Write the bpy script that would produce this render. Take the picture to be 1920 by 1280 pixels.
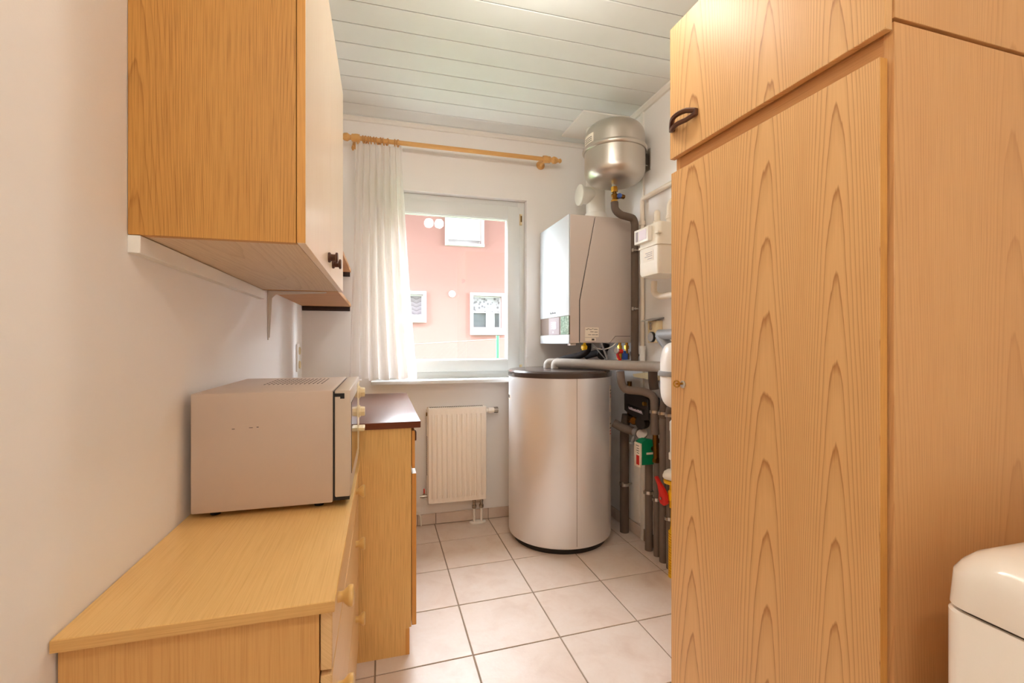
import bpy, bmesh, math, random
from mathutils import Vector, Matrix
random.seed(7)
R = math.radians
scene = bpy.context.scene
for o in list(bpy.data.objects):
    bpy.data.objects.remove(o)
COL = scene.collection

# ------------------------------------------------------------------ camera, sky, exposure
cam_d = bpy.data.cameras.new('camera')
cam = bpy.data.objects.new('camera', cam_d); COL.objects.link(cam)
cam.location = (0, 0, 1.13)
cam.rotation_euler = (R(90), 0, -R(15.724))
cam_d.sensor_width = 36.0; cam_d.lens = 36.0 * 872 / 1920
cam_d.shift_y = 1.0 / 1920
cam_d.clip_start = 0.02; cam_d.clip_end = 200
scene.camera = cam

SKY = 9.0          # overcast sky radiance
LAMP = (17.5, 27.0)   # glow of the globes: lamp over the room's middle, added fill lamp behind the viewer
world = bpy.data.worlds.new('overcast_sky'); scene.world = world
world.use_nodes = True
wb = world.node_tree.nodes['Background']
wb.inputs[0].default_value = (0.88, 0.95, 1.03, 1); wb.inputs[1].default_value = SKY
scene.view_settings.view_transform = 'Standard'
scene.view_settings.look = 'None'
scene.view_settings.exposure = 2.06
scene.view_settings.gamma = 1.0
scene.view_settings.use_curve_mapping = False
scene.cycles.max_bounces = 12
scene.cycles.diffuse_bounces = 8
scene.cycles.transparent_max_bounces = 16
scene.cycles.sample_clamp_indirect = 0.0
world.cycles.sampling_method = 'MANUAL'; world.cycles.sample_map_resolution = 256
pl_d = bpy.data.lights.new('window_sky_portal', 'AREA'); pl_d.shape = 'RECTANGLE'; pl_d.size = 0.82; pl_d.size_y = 1.0; pl_d.cycles.is_portal = True
pl_o = bpy.data.objects.new('window_sky_portal', pl_d); COL.objects.link(pl_o); pl_o.location = (0.44, 3.06, 1.47); pl_o.rotation_euler = (R(-90), 0, 0)

# ------------------------------------------------------------------ room numbers
XL, XR, YB, YF, ZC = -0.44, 1.445, 2.915, -1.15, 2.465

# ------------------------------------------------------------------ colour and materials
def lin(c):
    return tuple(((v / 255) / 12.92 if v / 255 <= 0.04045 else ((v / 255 + 0.055) / 1.055) ** 2.4) for v in c) + (1,)

class NT:
    def __init__(self, name):
        self.m = bpy.data.materials.new(name); self.m.use_nodes = True
        self.t = self.m.node_tree; self.t.nodes.clear()
        self.out = self.n('ShaderNodeOutputMaterial')
    def n(self, kind, **kw):
        nd = self.t.nodes.new(kind)
        for k, v in kw.items(): setattr(nd, k, v)
        return nd
    def l(self, a, b): self.t.links.new(a, b)
    def math(self, op, a, b=None, c=None):
        nd = self.n('ShaderNodeMath', operation=op)
        for i, v in enumerate((a, b, c)):
            if v is None: continue
            if isinstance(v, (int, float)): nd.inputs[i].default_value = v
            else: self.l(v, nd.inputs[i])
        return nd.outputs[0]
    def xyz(self):
        tc = self.n('ShaderNodeTexCoord'); s = self.n('ShaderNodeSeparateXYZ')
        self.l(tc.outputs['Object'], s.inputs[0]); return tc.outputs['Object'], s.outputs
    def vec(self, x, y, z=0.0):
        c = self.n('ShaderNodeCombineXYZ')
        for i, v in enumerate((x, y, z)):
            if isinstance(v, (int, float)): c.inputs[i].default_value = v
            else: self.l(v, c.inputs[i])
        return c.outputs[0]
    def noise(self, vec, scale, detail=3, rough=0.5, dist=0.0):
        nd = self.n('ShaderNodeTexNoise'); nd.inputs['Scale'].default_value = scale
        nd.inputs['Detail'].default_value = detail; nd.inputs['Roughness'].default_value = rough
        nd.inputs['Distortion'].default_value = dist
        self.l(vec, nd.inputs['Vector']); return nd.outputs['Fac']
    def ramp(self, fac, stops, interp='LINEAR'):
        r = self.n('ShaderNodeValToRGB'); r.color_ramp.interpolation = interp
        e = r.color_ramp.elements
        while len(e) > len(stops): e.remove(e[-1])
        while len(e) < len(stops): e.new(0.5)
        for el, (p, c) in zip(e, stops): el.position = p; el.color = c
        self.l(fac, r.inputs[0]); return r.outputs[0]
    def mix(self, fac, a, b, blend='MIX'):
        m = self.n('ShaderNodeMix', data_type='RGBA', blend_type=blend)
        for i, v in ((0, fac), (6, a), (7, b)):
            if isinstance(v, (int, float)): m.inputs[i].default_value = v
            elif isinstance(v, tuple): m.inputs[i].default_value = v
            else: self.l(v, m.inputs[i])
        return m.outputs[2]
    def bsdf(self, color, rough=0.5, metal=0.0, bump=None, bstr=0.1, bdist=0.001, coat=0.0, spec=0.5):
        p = self.n('ShaderNodeBsdfPrincipled')
        for key, v in (('Base Color', color), ('Roughness', rough), ('Metallic', metal), ('Coat Weight', coat), ('Specular IOR Level', spec)):
            if isinstance(v, (int, float, tuple)): p.inputs[key].default_value = v
            else: self.l(v, p.inputs[key])
        if bump is not None:
            b = self.n('ShaderNodeBump'); b.inputs['Strength'].default_value = bstr; b.inputs['Distance'].default_value = bdist
            self.l(bump, b.inputs['Height']); self.l(b.outputs[0], p.inputs['Normal'])
        self.l(p.outputs[0], self.out.inputs[0]); return p

def paint(name, rgb, rough=0.5, metal=0.0, var=0.03, scale=6, bstr=0.0, bscale=180, coat=0.0, spec=0.5):
    t = NT(name); v, _ = t.xyz()
    c = lin(rgb); d = tuple(x * (1 - var) for x in c[:3]) + (1,)
    col = t.mix(t.noise(v, scale, 3), d, c)
    t.bsdf(col, rough, metal, t.noise(v, bscale, 2) if bstr else None, bstr, 0.001, coat, spec)
    return t.m

def wood(name, light, dark, axis='z', w=0.14, a=3.5, b=560.0, wob=0.5, fibre=0.35, line=0.9, rough=0.45, ucen=0.0, spec=0.35, kink=None):
    """veneer: parabolic growth-ring arches in mirrored flitches with fine fibres"""
    t = NT(name); v, s = t.xyz()
    if axis == 'z': u, q = t.math('ADD', s[0], s[1]), s[2]
    elif axis == 'y': u, q = t.math('ADD', s[0], s[2]), s[1]
    else: u, q = t.math('ADD', s[1], s[2]), s[0]
    if kink: u = t.math('ADD', u, t.math('MULTIPLY', t.math('MINIMUM', t.math('SUBTRACT', u, kink[0]), 0.0), kink[1]))
    u = t.math('ADD', u, ucen)
    lowv = t.vec(t.math('MULTIPLY', u, 5.0), t.math('MULTIPLY', q, 0.9))
    n1 = t.noise(lowv, 1.0, 3)
    u2 = t.math('ADD', u, t.math('MULTIPLY', t.math('SUBTRACT', n1, 0.5), 0.05))
    pp = t.math('PINGPONG', u2, w)
    fl = t.math('FLOOR', t.math('DIVIDE', t.math('ADD', u2, w), 2 * w))
    ph = t.math('ADD', t.math('MULTIPLY', q, a), t.math('MULTIPLY', t.math('MULTIPLY', pp, pp), b))
    n2 = t.noise(t.vec(t.math('MULTIPLY', u, 22.0), t.math('MULTIPLY', q, 2.2)), 1.0, 4)
    ph = t.math('ADD', ph, t.math('MULTIPLY', n2, wob * 2))
    ph = t.math('ADD', ph, t.math('MULTIPLY', fl, 0.37))
    fr = t.math('FRACT', ph)
    L, D = lin(light), lin(dark)
    mid = tuple(L[i] * 0.75 + D[i] * 0.25 for i in range(3)) + (1,)
    ring = t.ramp(fr, [(0.0, L), (0.5, L), (0.84, mid), (0.95, tuple(L[i] * (1 - line) + D[i] * line for i in range(3)) + (1,)), (1.0, L)])
    fb = t.noise(t.vec(t.math('MULTIPLY', u, 420.0), t.math('MULTIPLY', q, 7.0)), 1.0, 3, 0.6)
    fcol = t.ramp(fb, [(0.3, D), (0.55, L), (1.0, L)])
    band = t.noise(t.vec(t.math('MULTIPLY', u, 9.0), t.math('MULTIPLY', q, 0.5)), 1.0, 2)
    col = t.mix(fibre, ring, fcol)
    col = t.mix(t.math('MULTIPLY', band, 0.25), col, mid, 'MULTIPLY')
    t.bsdf(col, rough, 0.0, fb, 0.08, 0.0004, spec=spec)
    return t.m

M = {}
M['wall'] = paint('wall_paint', (240, 237, 234), 0.75, var=0.02, scale=2, bstr=0.15, bscale=260)
M['ceil'] = paint('ceiling_board', (232, 236, 234), 0.55, var=0.05, scale=12)
M['trimw'] = paint('white_trim', (238, 235, 228), 0.5)
M['upvc'] = paint('window_plastic', (224, 226, 224), 0.35, var=0.01)
M['gap'] = paint('dark_gap', (60, 45, 35), 0.9)
M['pine'] = wood('pine_wardrobe', (232, 188, 130), (168, 108, 52), 'z', 0.13, 6.0, 640, 0.42, 0.16, 0.9, 0.42, 0.03, kink=(0.23, 0.62))
M['pine_side'] = wood('pine_side_panel', (222, 174, 118), (186, 130, 76), 'z', 0.19, 4.5, 650, 0.5, 0.28, 0.55, 0.4, 0.05)
M['pine_rail'] = wood('pine_rail', (212, 160, 104), (160, 106, 58), 'y', 0.2, 2, 3500, 0.3, 0.3, 0.7, 0.45)
M['oak'] = wood('oak_side_veneer', (212, 158, 82), (142, 86, 32), 'z', 0.16, 5, 1350, 0.9, 0.45, 0.75, 0.45, 0.27)
M['oak_base'] = wood('oak_base_veneer', (240, 202, 132), (182, 130, 68), 'z', 0.15, 5, 1500, 0.9, 0.45, 0.7, 0.45, 0.11)
M['oak_edge'] = wood('oak_edge', (222, 166, 88), (182, 124, 58), 'z', 0.3, 2, 100, 0.4, 0.35, 0.3, 0.45)
M['oak_door'] = wood('pale_door_front', (245, 228, 206), (228, 202, 172), 'z', 0.2, 3, 700, 0.5, 0.4, 0.4, 0.3)
M['oak_under'] = wood('pale_cabinet_underside', (224, 202, 172), (190, 160, 122), 'y', 0.22, 3, 500, 0.6, 0.4, 0.6, 0.5)
M['ash'] = wood('ash_dresser_side', (222, 174, 108), (196, 142, 80), 'z', 0.3, 1.5, 260, 0.5, 0.5, 0.25, 0.5)
M['ash_top'] = wood('ash_dresser_top', (234, 194, 128), (212, 164, 96), 'y', 0.3, 1.5, 260, 0.5, 0.5, 0.2, 0.3)
M['ash_edge'] = wood('ash_edge', (222, 178, 112), (196, 146, 84), 'x', 0.3, 1.5, 260, 0.5, 0.5, 0.2, 0.45)
M['ash_front'] = wood('ash_drawer_front', (228, 192, 140), (206, 164, 108), 'y', 0.3, 1.5, 260, 0.5, 0.5, 0.2, 0.35)
M['beech'] = wood('beech_shelf', (214, 162, 110), (178, 122, 72), 'x', 0.2, 3, 300, 0.5, 0.45, 0.4, 0.5)
M['rodwood'] = wood('turned_pine', (226, 178, 112), (196, 142, 78), 'x', 0.2, 2, 200, 0.4, 0.4, 0.3, 0.4)
M['knob'] = paint('pale_wood_knob', (228, 188, 116), 0.3, var=0.08, scale=40)
M['brown_knob'] = paint('dark_brown_knob', (84, 44, 24), 0.3, var=0.15, scale=60)
M['laminate'] = wood('dark_laminate_worktop', (116, 66, 48), (92, 48, 34), 'y', 0.2, 2, 900, 0.5, 0.5, 0.4, 0.28, spec=0.6)
M['lam_edge'] = wood('brown_laminate_edge', (118, 58, 26), (86, 38, 16), 'x', 0.2, 2, 900, 0.5, 0.6, 0.4, 0.35)
M['cleat'] = paint('dark_brown_cleat', (52, 30, 20), 0.6)
M['bracket'] = paint('white_metal_bracket', (226, 222, 216), 0.4)
M['mw'] = paint('microwave_grey', (200, 180, 164), 0.42, var=0.03, scale=9)
M['mwd'] = paint('microwave_door_grey', (206, 190, 172), 0.35)
M['black'] = paint('black_plastic', (22, 20, 20), 0.45)
M['mwglass'] = paint('dark_oven_glass', (48, 40, 38), 0.06, var=0.0)
M['cream'] = paint('cream_plastic', (232, 214, 172), 0.35)
M['radiator'] = paint('radiator_enamel', (248, 240, 228), 0.35, var=0.01)
M['slot'] = paint('slot_shadow', (70, 56, 44), 0.9)
M['chrome'] = paint('nickel', (180, 172, 160), 0.25, 1.0)
M['steel'] = paint('steel_clip', (200, 195, 188), 0.3, 1.0)
M['brass'] = paint('brass', (200, 150, 60), 0.28, 1.0, var=0.2, scale=60)
M['darkbrass'] = paint('old_brass', (120, 84, 36), 0.4, 1.0, var=0.3, scale=50)
M['tank'] = paint('silver_tank_shell', (236, 237, 240), 0.36, 0.5, var=0.02, scale=3)
M['vessel'] = paint('silver_vessel_paint', (198, 190, 180), 0.3, 0.85, var=0.03, scale=6)
M['lid'] = paint('tank_lid', (74, 62, 58), 0.22, var=0.04)
M['boiler'] = paint('boiler_taupe', (208, 196, 188), 0.4, 0.25, var=0.03, scale=4)
M['boilw'] = paint('boiler_white', (192, 195, 198), 0.5, var=0.0, spec=0.2)
M['panelbrown'] = paint('control_panel_brown', (122, 106, 98), 0.2, var=0.04)
M['panelgrey'] = paint('control_panel_grey', (150, 138, 140), 0.3)
M['display'] = paint('display_pale', (236, 228, 240), 0.2)
M['foam'] = paint('grey_pipe_foam', (122, 108, 98), 0.85, var=0.14, scale=40, bstr=0.5, bscale=90)
M['foam_dark'] = paint('dark_pipe_foam', (104, 88, 76), 0.85, var=0.14, scale=40, bstr=0.5, bscale=90)
M['foam_pale'] = paint('pale_grey_foam', (166, 156, 146), 0.75, var=0.16, scale=45, bstr=0.9, bscale=60)
M['blackfoam'] = paint('black_foam', (44, 36, 34), 0.8, var=0.2, scale=40, bstr=0.4)
M['htpipe'] = paint('grey_drain_plastic', (146, 146, 146), 0.35, var=0.03)
M['whitepipe'] = paint('white_painted_pipe', (236, 224, 206), 0.4, var=0.04)
M['meter'] = paint('meter_cream', (234, 226, 210), 0.38, var=0.03)
M['flue'] = paint('flue_white', (240, 236, 228), 0.28, var=0.0)
M['red'] = paint('red_lever', (206, 34, 24), 0.35)
M['blue'] = paint('blue_handle', (48, 84, 160), 0.35)
M['green'] = paint('green_cap', (0, 136, 92), 0.4)
M['yellow'] = paint('yellow_gas_hose', (240, 190, 10), 0.4, var=0.06)
M['paper'] = paint('paper_label', (240, 230, 214), 0.6)
M['ink'] = paint('printed_ink', (70, 62, 60), 0.7)
M['washer'] = paint('washer_enamel', (247, 240, 230), 0.14, var=0.0, coat=0.3)
M['ring'] = paint('wood_ring', (206, 150, 84), 0.4, var=0.1, scale=40)
M['render_pink'] = paint('pink_render', (141, 103, 97), 0.9, var=0.03, scale=0.6)
M['hwhite'] = paint('house_white_trim', (190, 190, 190), 0.6)
M['roof_shade_eaves'] = paint('roof_tile_red', (120, 70, 56), 0.8, var=0.2, scale=8)
M['grass'] = paint('grass', (74, 104, 52), 0.9, var=0.4, scale=5)
M['postgreen'] = paint('fence_green', (52, 116, 84), 0.5)
M['wire'] = paint('fence_wire', (120, 100, 92), 0.5)
M['grout'] = paint('grout', (150, 132, 112), 0.9, var=0.12, scale=20)

def tile_mat():
    t = NT('floor_tile'); v, s = t.xyz()
    oi = t.n('ShaderNodeObjectInfo')
    off = t.n('ShaderNodeVectorMath', operation='ADD'); t.l(v, off.inputs[0])
    t.l(t.vec(t.math('MULTIPLY', oi.outputs['Random'], 31.0), t.math('MULTIPLY', oi.outputs['Random'], 17.0)), off.inputs[1])
    n = t.noise(off.outputs[0], 7, 5, 0.6, 0.6)
    col = t.ramp(n, [(0.25, lin((208, 188, 174))), (0.5, lin((220, 205, 193))), (0.75, lin((224, 213, 204)))])
    g = t.noise(off.outputs[0], 60, 3)
    col = t.mix(t.math('MULTIPLY', g, 0.22), col, lin((196, 170, 150)))
    col = t.mix(t.math('MULTIPLY', oi.outputs['Random'], 0.12), col, lin((208, 176, 152)))
    h = t.noise(off.outputs[0], 110, 3, 0.6)
    t.bsdf(col, t.math('ADD', t.math('MULTIPLY', g, 0.1), 0.36), 0.0, h, 0.3, 0.0014, spec=0.4)
    return t.m
M['tile'] = tile_mat()

def glass_mat():
    t = NT('window_glass')
    f = t.n('ShaderNodeFresnel'); ge = t.n('ShaderNodeNewGeometry')
    t.l(t.math('SUBTRACT', 1.5, t.math('MULTIPLY', ge.outputs['Backfacing'], 1.5 - 1 / 1.5)), f.inputs[0])
    tr = t.n('ShaderNodeBsdfTransparent'); gl = t.n('ShaderNodeBsdfGlossy'); gl.inputs['Roughness'].default_value = 0.0
    mx = t.n('ShaderNodeMixShader'); t.l(f.outputs[0], mx.inputs[0]); t.l(tr.outputs[0], mx.inputs[1]); t.l(gl.outputs[0], mx.inputs[2])
    t.l(mx.outputs[0], t.out.inputs[0]); return t.m
M['glass'] = glass_mat()

def curtain_mat():
    t = NT('sheer_curtain'); v, s = t.xyz()
    n = t.noise(t.vec(t.math('MULTIPLY', s[0], 220), t.math('MULTIPLY', s[2], 5)), 1.0, 3)
    col = t.mix(n, lin((236, 228, 220)), lin((250, 248, 246)))
    d = t.n('ShaderNodeBsdfDiffuse'); tl = t.n('ShaderNodeBsdfTranslucent'); tr = t.n('ShaderNodeBsdfTransparent')
    t.l(col, d.inputs[0]); t.l(col, tl.inputs[0])
    a = t.n('ShaderNodeMixShader'); a.inputs[0].default_value = 0.45; t.l(d.outputs[0], a.inputs[1]); t.l(tl.outputs[0], a.inputs[2])
    b = t.n('ShaderNodeMixShader'); b.inputs[0].default_value = 0.1; t.l(a.outputs[0], b.inputs[1]); t.l(tr.outputs[0], b.inputs[2])
    t.l(b.outputs[0], t.out.inputs[0]); return t.m
M['curtain'] = curtain_mat()

def lamp_mat(power):
    t = NT('lamp_globe_glow'); e = t.n('ShaderNodeEmission')
    e.inputs[0].default_value = (1.0, 0.93, 0.84, 1); e.inputs[1].default_value = power
    t.l(e.outputs[0], t.out.inputs[0]); return t.m
M['glow_mid'] = lamp_mat(LAMP[0]); M['glow_fill'] = lamp_mat(LAMP[1])

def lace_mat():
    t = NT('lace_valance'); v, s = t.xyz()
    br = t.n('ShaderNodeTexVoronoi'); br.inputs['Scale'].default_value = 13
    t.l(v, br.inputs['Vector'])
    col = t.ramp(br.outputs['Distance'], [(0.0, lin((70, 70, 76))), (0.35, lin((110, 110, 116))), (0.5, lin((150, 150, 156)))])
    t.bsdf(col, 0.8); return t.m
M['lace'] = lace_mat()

def tiled_reflect():  # tiled roof reflection painted into the pane colour
    t = NT('painted_tile_reflection'); v, s = t.xyz()
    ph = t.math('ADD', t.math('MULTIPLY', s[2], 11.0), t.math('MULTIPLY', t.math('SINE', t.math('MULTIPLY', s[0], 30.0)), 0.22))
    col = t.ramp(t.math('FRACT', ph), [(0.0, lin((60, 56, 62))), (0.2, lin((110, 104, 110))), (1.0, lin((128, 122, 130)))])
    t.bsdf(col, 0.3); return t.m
M['pantile_reflect'] = tiled_reflect()
M['paneg'] = paint('dim_window_pane', (96, 104, 108), 0.1, var=0.5, scale=4)

def mottled_green():
    t = NT('mottled_green_panel'); v, s = t.xyz()
    n = t.noise(v, 55, 4, 0.7, 1.0)
    col = t.ramp(n, [(0.3, lin((70, 92, 80))), (0.5, lin((120, 146, 128))), (0.65, lin((176, 198, 180)))])
    t.bsdf(col, 0.2); return t.m
M['mottled_green'] = mottled_green()

# ------------------------------------------------------------------ mesh helpers
def merge(*bms):
    out = bmesh.new()
    for b in bms:
        me = bpy.data.meshes.new('tmp'); b.to_mesh(me); b.free(); out.from_mesh(me); bpy.data.meshes.remove(me)
    return out

def B(x0, x1, y0, y1, z0, z1, bev=0.0, seg=2):
    bm = bmesh.new()
    vs = [bm.verts.new((x, y, z)) for x in (x0, x1) for y in (y0, y1) for z in (z0, z1)]
    for f in ((0, 1, 3, 2), (4, 6, 7, 5), (0, 4, 5, 1), (2, 3, 7, 6), (0, 2, 6, 4), (1, 5, 7, 3)):
        bm.faces.new([vs[i] for i in f])
    bmesh.ops.recalc_face_normals(bm, faces=bm.faces)
    if bev: bmesh.ops.bevel(bm, geom=bm.edges[:], offset=bev, segments=seg, profile=0.5, affect='EDGES')
    return bm

def PR(pts, d0, d1, axis='y', bev=0.0):
    """prism: 2D outline pts extruded along axis; (x,z) for y, (y,z) for x, (x,y) for z"""
    bm = bmesh.new()
    def mk(p, d): return (p[0], d, p[1]) if axis == 'y' else ((d, p[0], p[1]) if axis == 'x' else (p[0], p[1], d))
    a = [bm.verts.new(mk(p, d0)) for p in pts]; b = [bm.verts.new(mk(p, d1)) for p in pts]
    bm.faces.new(a); bm.faces.new(b[::-1]); n = len(pts)
    for i in range(n): bm.faces.new((a[i], b[i], b[(i + 1) % n], a[(i + 1) % n]))
    bmesh.ops.recalc_face_normals(bm, faces=bm.faces)
    if bev: bmesh.ops.bevel(bm, geom=bm.edges[:], offset=bev, segments=2, profile=0.5, affect='EDGES')
    return bm

def fillet(pts, r, n=6):
    pts = [Vector(p) for p in pts]; out = [pts[0]]
    for i in range(1, len(pts) - 1):
        p, a, b = pts[i], pts[i - 1], pts[i + 1]
        da, db = (a - p), (b - p)
        k = min(r, da.length * 0.49, db.length * 0.49)
        s, e = p + da.normalized() * k, p + db.normalized() * k
        for j in range(n + 1):
            t = j / n
            out.append(s * (1 - t) ** 2 + p * 2 * t * (1 - t) + e * t * t)
    out.append(pts[-1]); return out

def T(pts, r, seg=14, fr=0.05, radii=None, n=6):
    """tube along a rounded polyline"""
    P = fillet(pts, fr, n) if fr else [Vector(p) for p in pts]
    bm = bmesh.new(); rings = []
    d0 = (P[1] - P[0]).normalized()
    nrm = d0.orthogonal().normalized()
    for i, p in enumerate(P):
        if i == 0: d = d0
        elif i == len(P) - 1: d = (P[i] - P[i - 1]).normalized()
        else: d = ((P[i] - P[i - 1]).normalized() + (P[i + 1] - P[i]).normalized()).normalized()
        nrm = (nrm - d * nrm.dot(d)).normalized(); bi = d.cross(nrm)
        rr = radii[i] if radii else r
        rings.append([bm.verts.new(p + (nrm * math.cos(2 * math.pi * k / seg) + bi * math.sin(2 * math.pi * k / seg)) * rr) for k in range(seg)])
    for a, b in zip(rings, rings[1:]):
        for k in range(seg): bm.faces.new((a[k], a[(k + 1) % seg], b[(k + 1) % seg], b[k]))
    bm.faces.new(rings[0][::-1]); bm.faces.new(rings[-1])
    bmesh.ops.recalc_face_normals(bm, faces=bm.faces)
    return bm

def C(p0, p1, r, seg=20): return T([p0, p1], r, seg, 0)

def LA(prof, c, ax=(0, 0, 1), seg=32):
    """lathe: profile (radius, height) about axis ax through c"""
    ax = Vector(ax).normalized(); c = Vector(c)
    u = ax.orthogonal().normalized(); w = ax.cross(u)
    bm = bmesh.new(); rings = []
    for r, h in prof:
        if r < 1e-6: rings.append([bm.verts.new(c + ax * h)])
        else: rings.append([bm.verts.new(c + ax * h + (u * math.cos(2 * math.pi * k / seg) + w * math.sin(2 * math.pi * k / seg)) * r) for k in range(seg)])
    for a, b in zip(rings, rings[1:]):
        for k in range(seg):
            q = [a[k % len(a)], a[(k + 1) % len(a)], b[(k + 1) % len(b)], b[k % len(b)]]
            q = list(dict.fromkeys(q))
            if len(q) > 2: bm.faces.new(q)
    for rg, fl in ((rings[0], True), (rings[-1], False)):
        if len(rg) > 2: bm.faces.new(rg[::-1] if fl else rg)
    bmesh.ops.recalc_face_normals(bm, faces=bm.faces)
    return bm

def rrect(x0, x1, y0, y1, r, n=8):
    pts = []
    for cx, cy, a0 in ((x1 - r, y1 - r, 0), (x0 + r, y1 - r, 90), (x0 + r, y0 + r, 180), (x1 - r, y0 + r, 270)):
        for i in range(n + 1):
            a = R(a0 + 90 * i / n); pts.append((cx + r * math.cos(a), cy + r * math.sin(a)))
    return pts

def loft(loops):
    bm = bmesh.new(); rg = [[bm.verts.new(p) for p in l] for l in loops]; n = len(rg[0])
    for a, b in zip(rg, rg[1:]):
        for k in range(n): bm.faces.new((a[k], a[(k + 1) % n], b[(k + 1) % n], b[k]))
    bm.faces.new(rg[0][::-1]); bm.faces.new(rg[-1])
    bmesh.ops.recalc_face_normals(bm, faces=bm.faces); return bm

# ------------------------------------------------------------------ object helpers
ROOTM = {}
def empty(name, loc, label, cat, group=None, rz=0.0):
    o = bpy.data.objects.new(name, None); COL.objects.link(o)
    o.empty_display_size = 0.05; o.location = loc; o.rotation_euler = (0, 0, rz)
    o['label'] = label; o['category'] = cat
    if group: o['group'] = group
    ROOTM[o.name] = Matrix.Translation(loc) @ Matrix.Rotation(rz, 4, 'Z')
    return o

def mesh_of(name, bm, mat, smooth=True):
    if smooth:
        for f in bm.faces: f.smooth = True
        for e in bm.edges:
            e.smooth = len(e.link_faces) == 2 and e.calc_face_angle(0) < R(38)
    me = bpy.data.meshes.new(name); bm.to_mesh(me); bm.free(); me.materials.append(mat); return me

def part(name, bm, mat, parent, label=None, local=False, smooth=True):
    """a mesh built in world coordinates, parented to a thing or to one of its parts"""
    mt = ROOTM[parent.name]
    if not local: bmesh.ops.transform(bm, matrix=mt.inverted(), verts=bm.verts)
    o = bpy.data.objects.new(name, mesh_of(name, bm, M[mat], smooth)); COL.objects.link(o); o.parent = parent
    ROOTM[o.name] = mt
    if label: o['label'] = label
    return o

def thing(name, bm, mat, label, cat, loc=None, group=None, smooth=True):
    if loc is None:
        xs = [v.co for v in bm.verts]
        loc = (sum(v.x for v in xs) / len(xs), sum(v.y for v in xs) / len(xs), min(v.z for v in xs))
    bmesh.ops.translate(bm, vec=-Vector(loc), verts=bm.verts)
    o = bpy.data.objects.new(name, mesh_of(name, bm, M[mat], smooth)); COL.objects.link(o); o.location = loc
    o['label'] = label; o['category'] = cat
    if group: o['group'] = group
    ROOTM[o.name] = Matrix.Translation(loc)
    return o

def struct(name, bm, mat, label, cat, smooth=True):
    o = bpy.data.objects.new(name, mesh_of(name, bm, M[mat], smooth)); COL.objects.link(o)
    o['kind'] = 'structure'; o['label'] = label; o['category'] = cat
    ROOTM[o.name] = Matrix.Identity(4); return o

# ================================================================== THE ROOM
struct('wall_left', B(XL - 0.12, XL, YF, YB + 0.3, -0.12, ZC + 0.1), 'wall', 'white painted wall behind microwave and cabinets', 'wall')
struct('wall_right', B(XR, XR + 0.12, YF, YB + 0.3, -0.12, ZC + 0.1), 'wall', 'white painted wall behind boiler pipes', 'wall')
struct('wall_front', B(XL, XR, YF - 0.12, YF, -0.12, ZC + 0.1), 'wall', 'white painted wall behind the viewer', 'wall')
WX0, WX1, WZ0, WZ1 = -0.045, 0.9215, 0.885, 2.060
struct('wall_back', merge(B(XL, WX0, YB, YB + 0.3, -0.12, ZC + 0.1), B(WX1, XR, YB, YB + 0.3, -0.12, ZC + 0.1),
       B(WX0, WX1, YB, YB + 0.3, -0.12, WZ0), B(WX0, WX1, YB, YB + 0.3, WZ1, ZC + 0.1)), 'wall', 'white painted wall around the window', 'wall')
fl = struct('floor', B(XL, XR, YF, YB, -0.12, -0.003), 'grout', 'beige tiled floor with brown grout', 'floor')
ce = struct('ceiling', B(XL, XR, YF, YB, ZC + 0.006, ZC + 0.1), 'gap', 'white boarded ceiling', 'ceiling')

# floor tiles
def tcorner(i, j): return Vector((0.3205 + 0.3405 * i, 2.647 + 0.0115 * i - 0.3308 * j, 0))
J = 0.0028
for i in range(-3, 4):
    for j in range(-1, 12):
        q = [tcorner(i, j + 1) + Vector((J, J, 0)), tcorner(i + 1, j + 1) + Vector((-J, J, 0)), tcorner(i + 1, j) + Vector((-J, -J, 0)), tcorner(i, j) + Vector((J, -J, 0))]
        for p in q:
            p.x = min(max(p.x, XL), XR); p.y = min(max(p.y, YF), YB)
        if q[1].x - q[0].x < 0.01 or q[3].y - q[0].y < 0.01: continue
        cx = sum((p for p in q), Vector()) / 4
        bm = bmesh.new(); k = 0.0012
        lo = [bm.verts.new((p.x - cx.x, p.y - cx.y, -0.006)) for p in q]
        mi = [bm.verts.new((p.x - cx.x, p.y - cx.y, -k)) for p in q]
        to = [bm.verts.new((p.x - cx.x - math.copysign(k, p.x - cx.x), p.y - cx.y - math.copysign(k, p.y - cx.y), 0)) for p in q]
        for a, b in ((lo, mi), (mi, to)):
            for n_ in range(4): bm.faces.new((a[n_], a[(n_ + 1) % 4], b[(n_ + 1) % 4], b[n_]))
        bm.faces.new(to)
        o = bpy.data.objects.new('tile', mesh_of('tile', bm, M['tile'], False)); COL.objects.link(o)
        o.location = (cx.x, cx.y, 0); o.parent = fl

# ceiling boards
y = 1.922 - 0.137 * 23
while y < YB:
    y0, y1 = max(y + 0.0022, YF), min(y + 0.137 - 0.0022, YB)
    if y1 - y0 > 0.01:
        part('board', PR([(y0, ZC + 0.004), (y0, ZC + 0.0015), (y0 + 0.002, ZC), (y1 - 0.002, ZC), (y1, ZC + 0.0015), (y1, ZC + 0.004)], XL, XR, 'x'), 'ceil', ce, smooth=False)
    y += 0.137
struct('trim_1', PR([(YB, 2.442), (YB - 0.014, 2.442), (YB - 0.024, 2.452), (YB - 0.024, ZC), (YB, ZC)], XL, XR, 'x'), 'trimw', 'white cornice strip above the window wall', 'cornice', False)
struct('trim_2', PR([(XR, 2.44), (XR - 0.014, 2.44), (XR - 0.026, 2.452), (XR - 0.026, ZC), (XR, ZC)], YF, YB - 0.024, 'y'), 'trimw', 'white cornice strip above the boiler wall', 'cornice', False)
struct('trim_3', B(XR - 0.012, XR, 2.345, 2.372, 0.0, 2.44, 0.002), 'trimw', 'narrow white vertical strip on boiler wall', 'trim')
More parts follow.
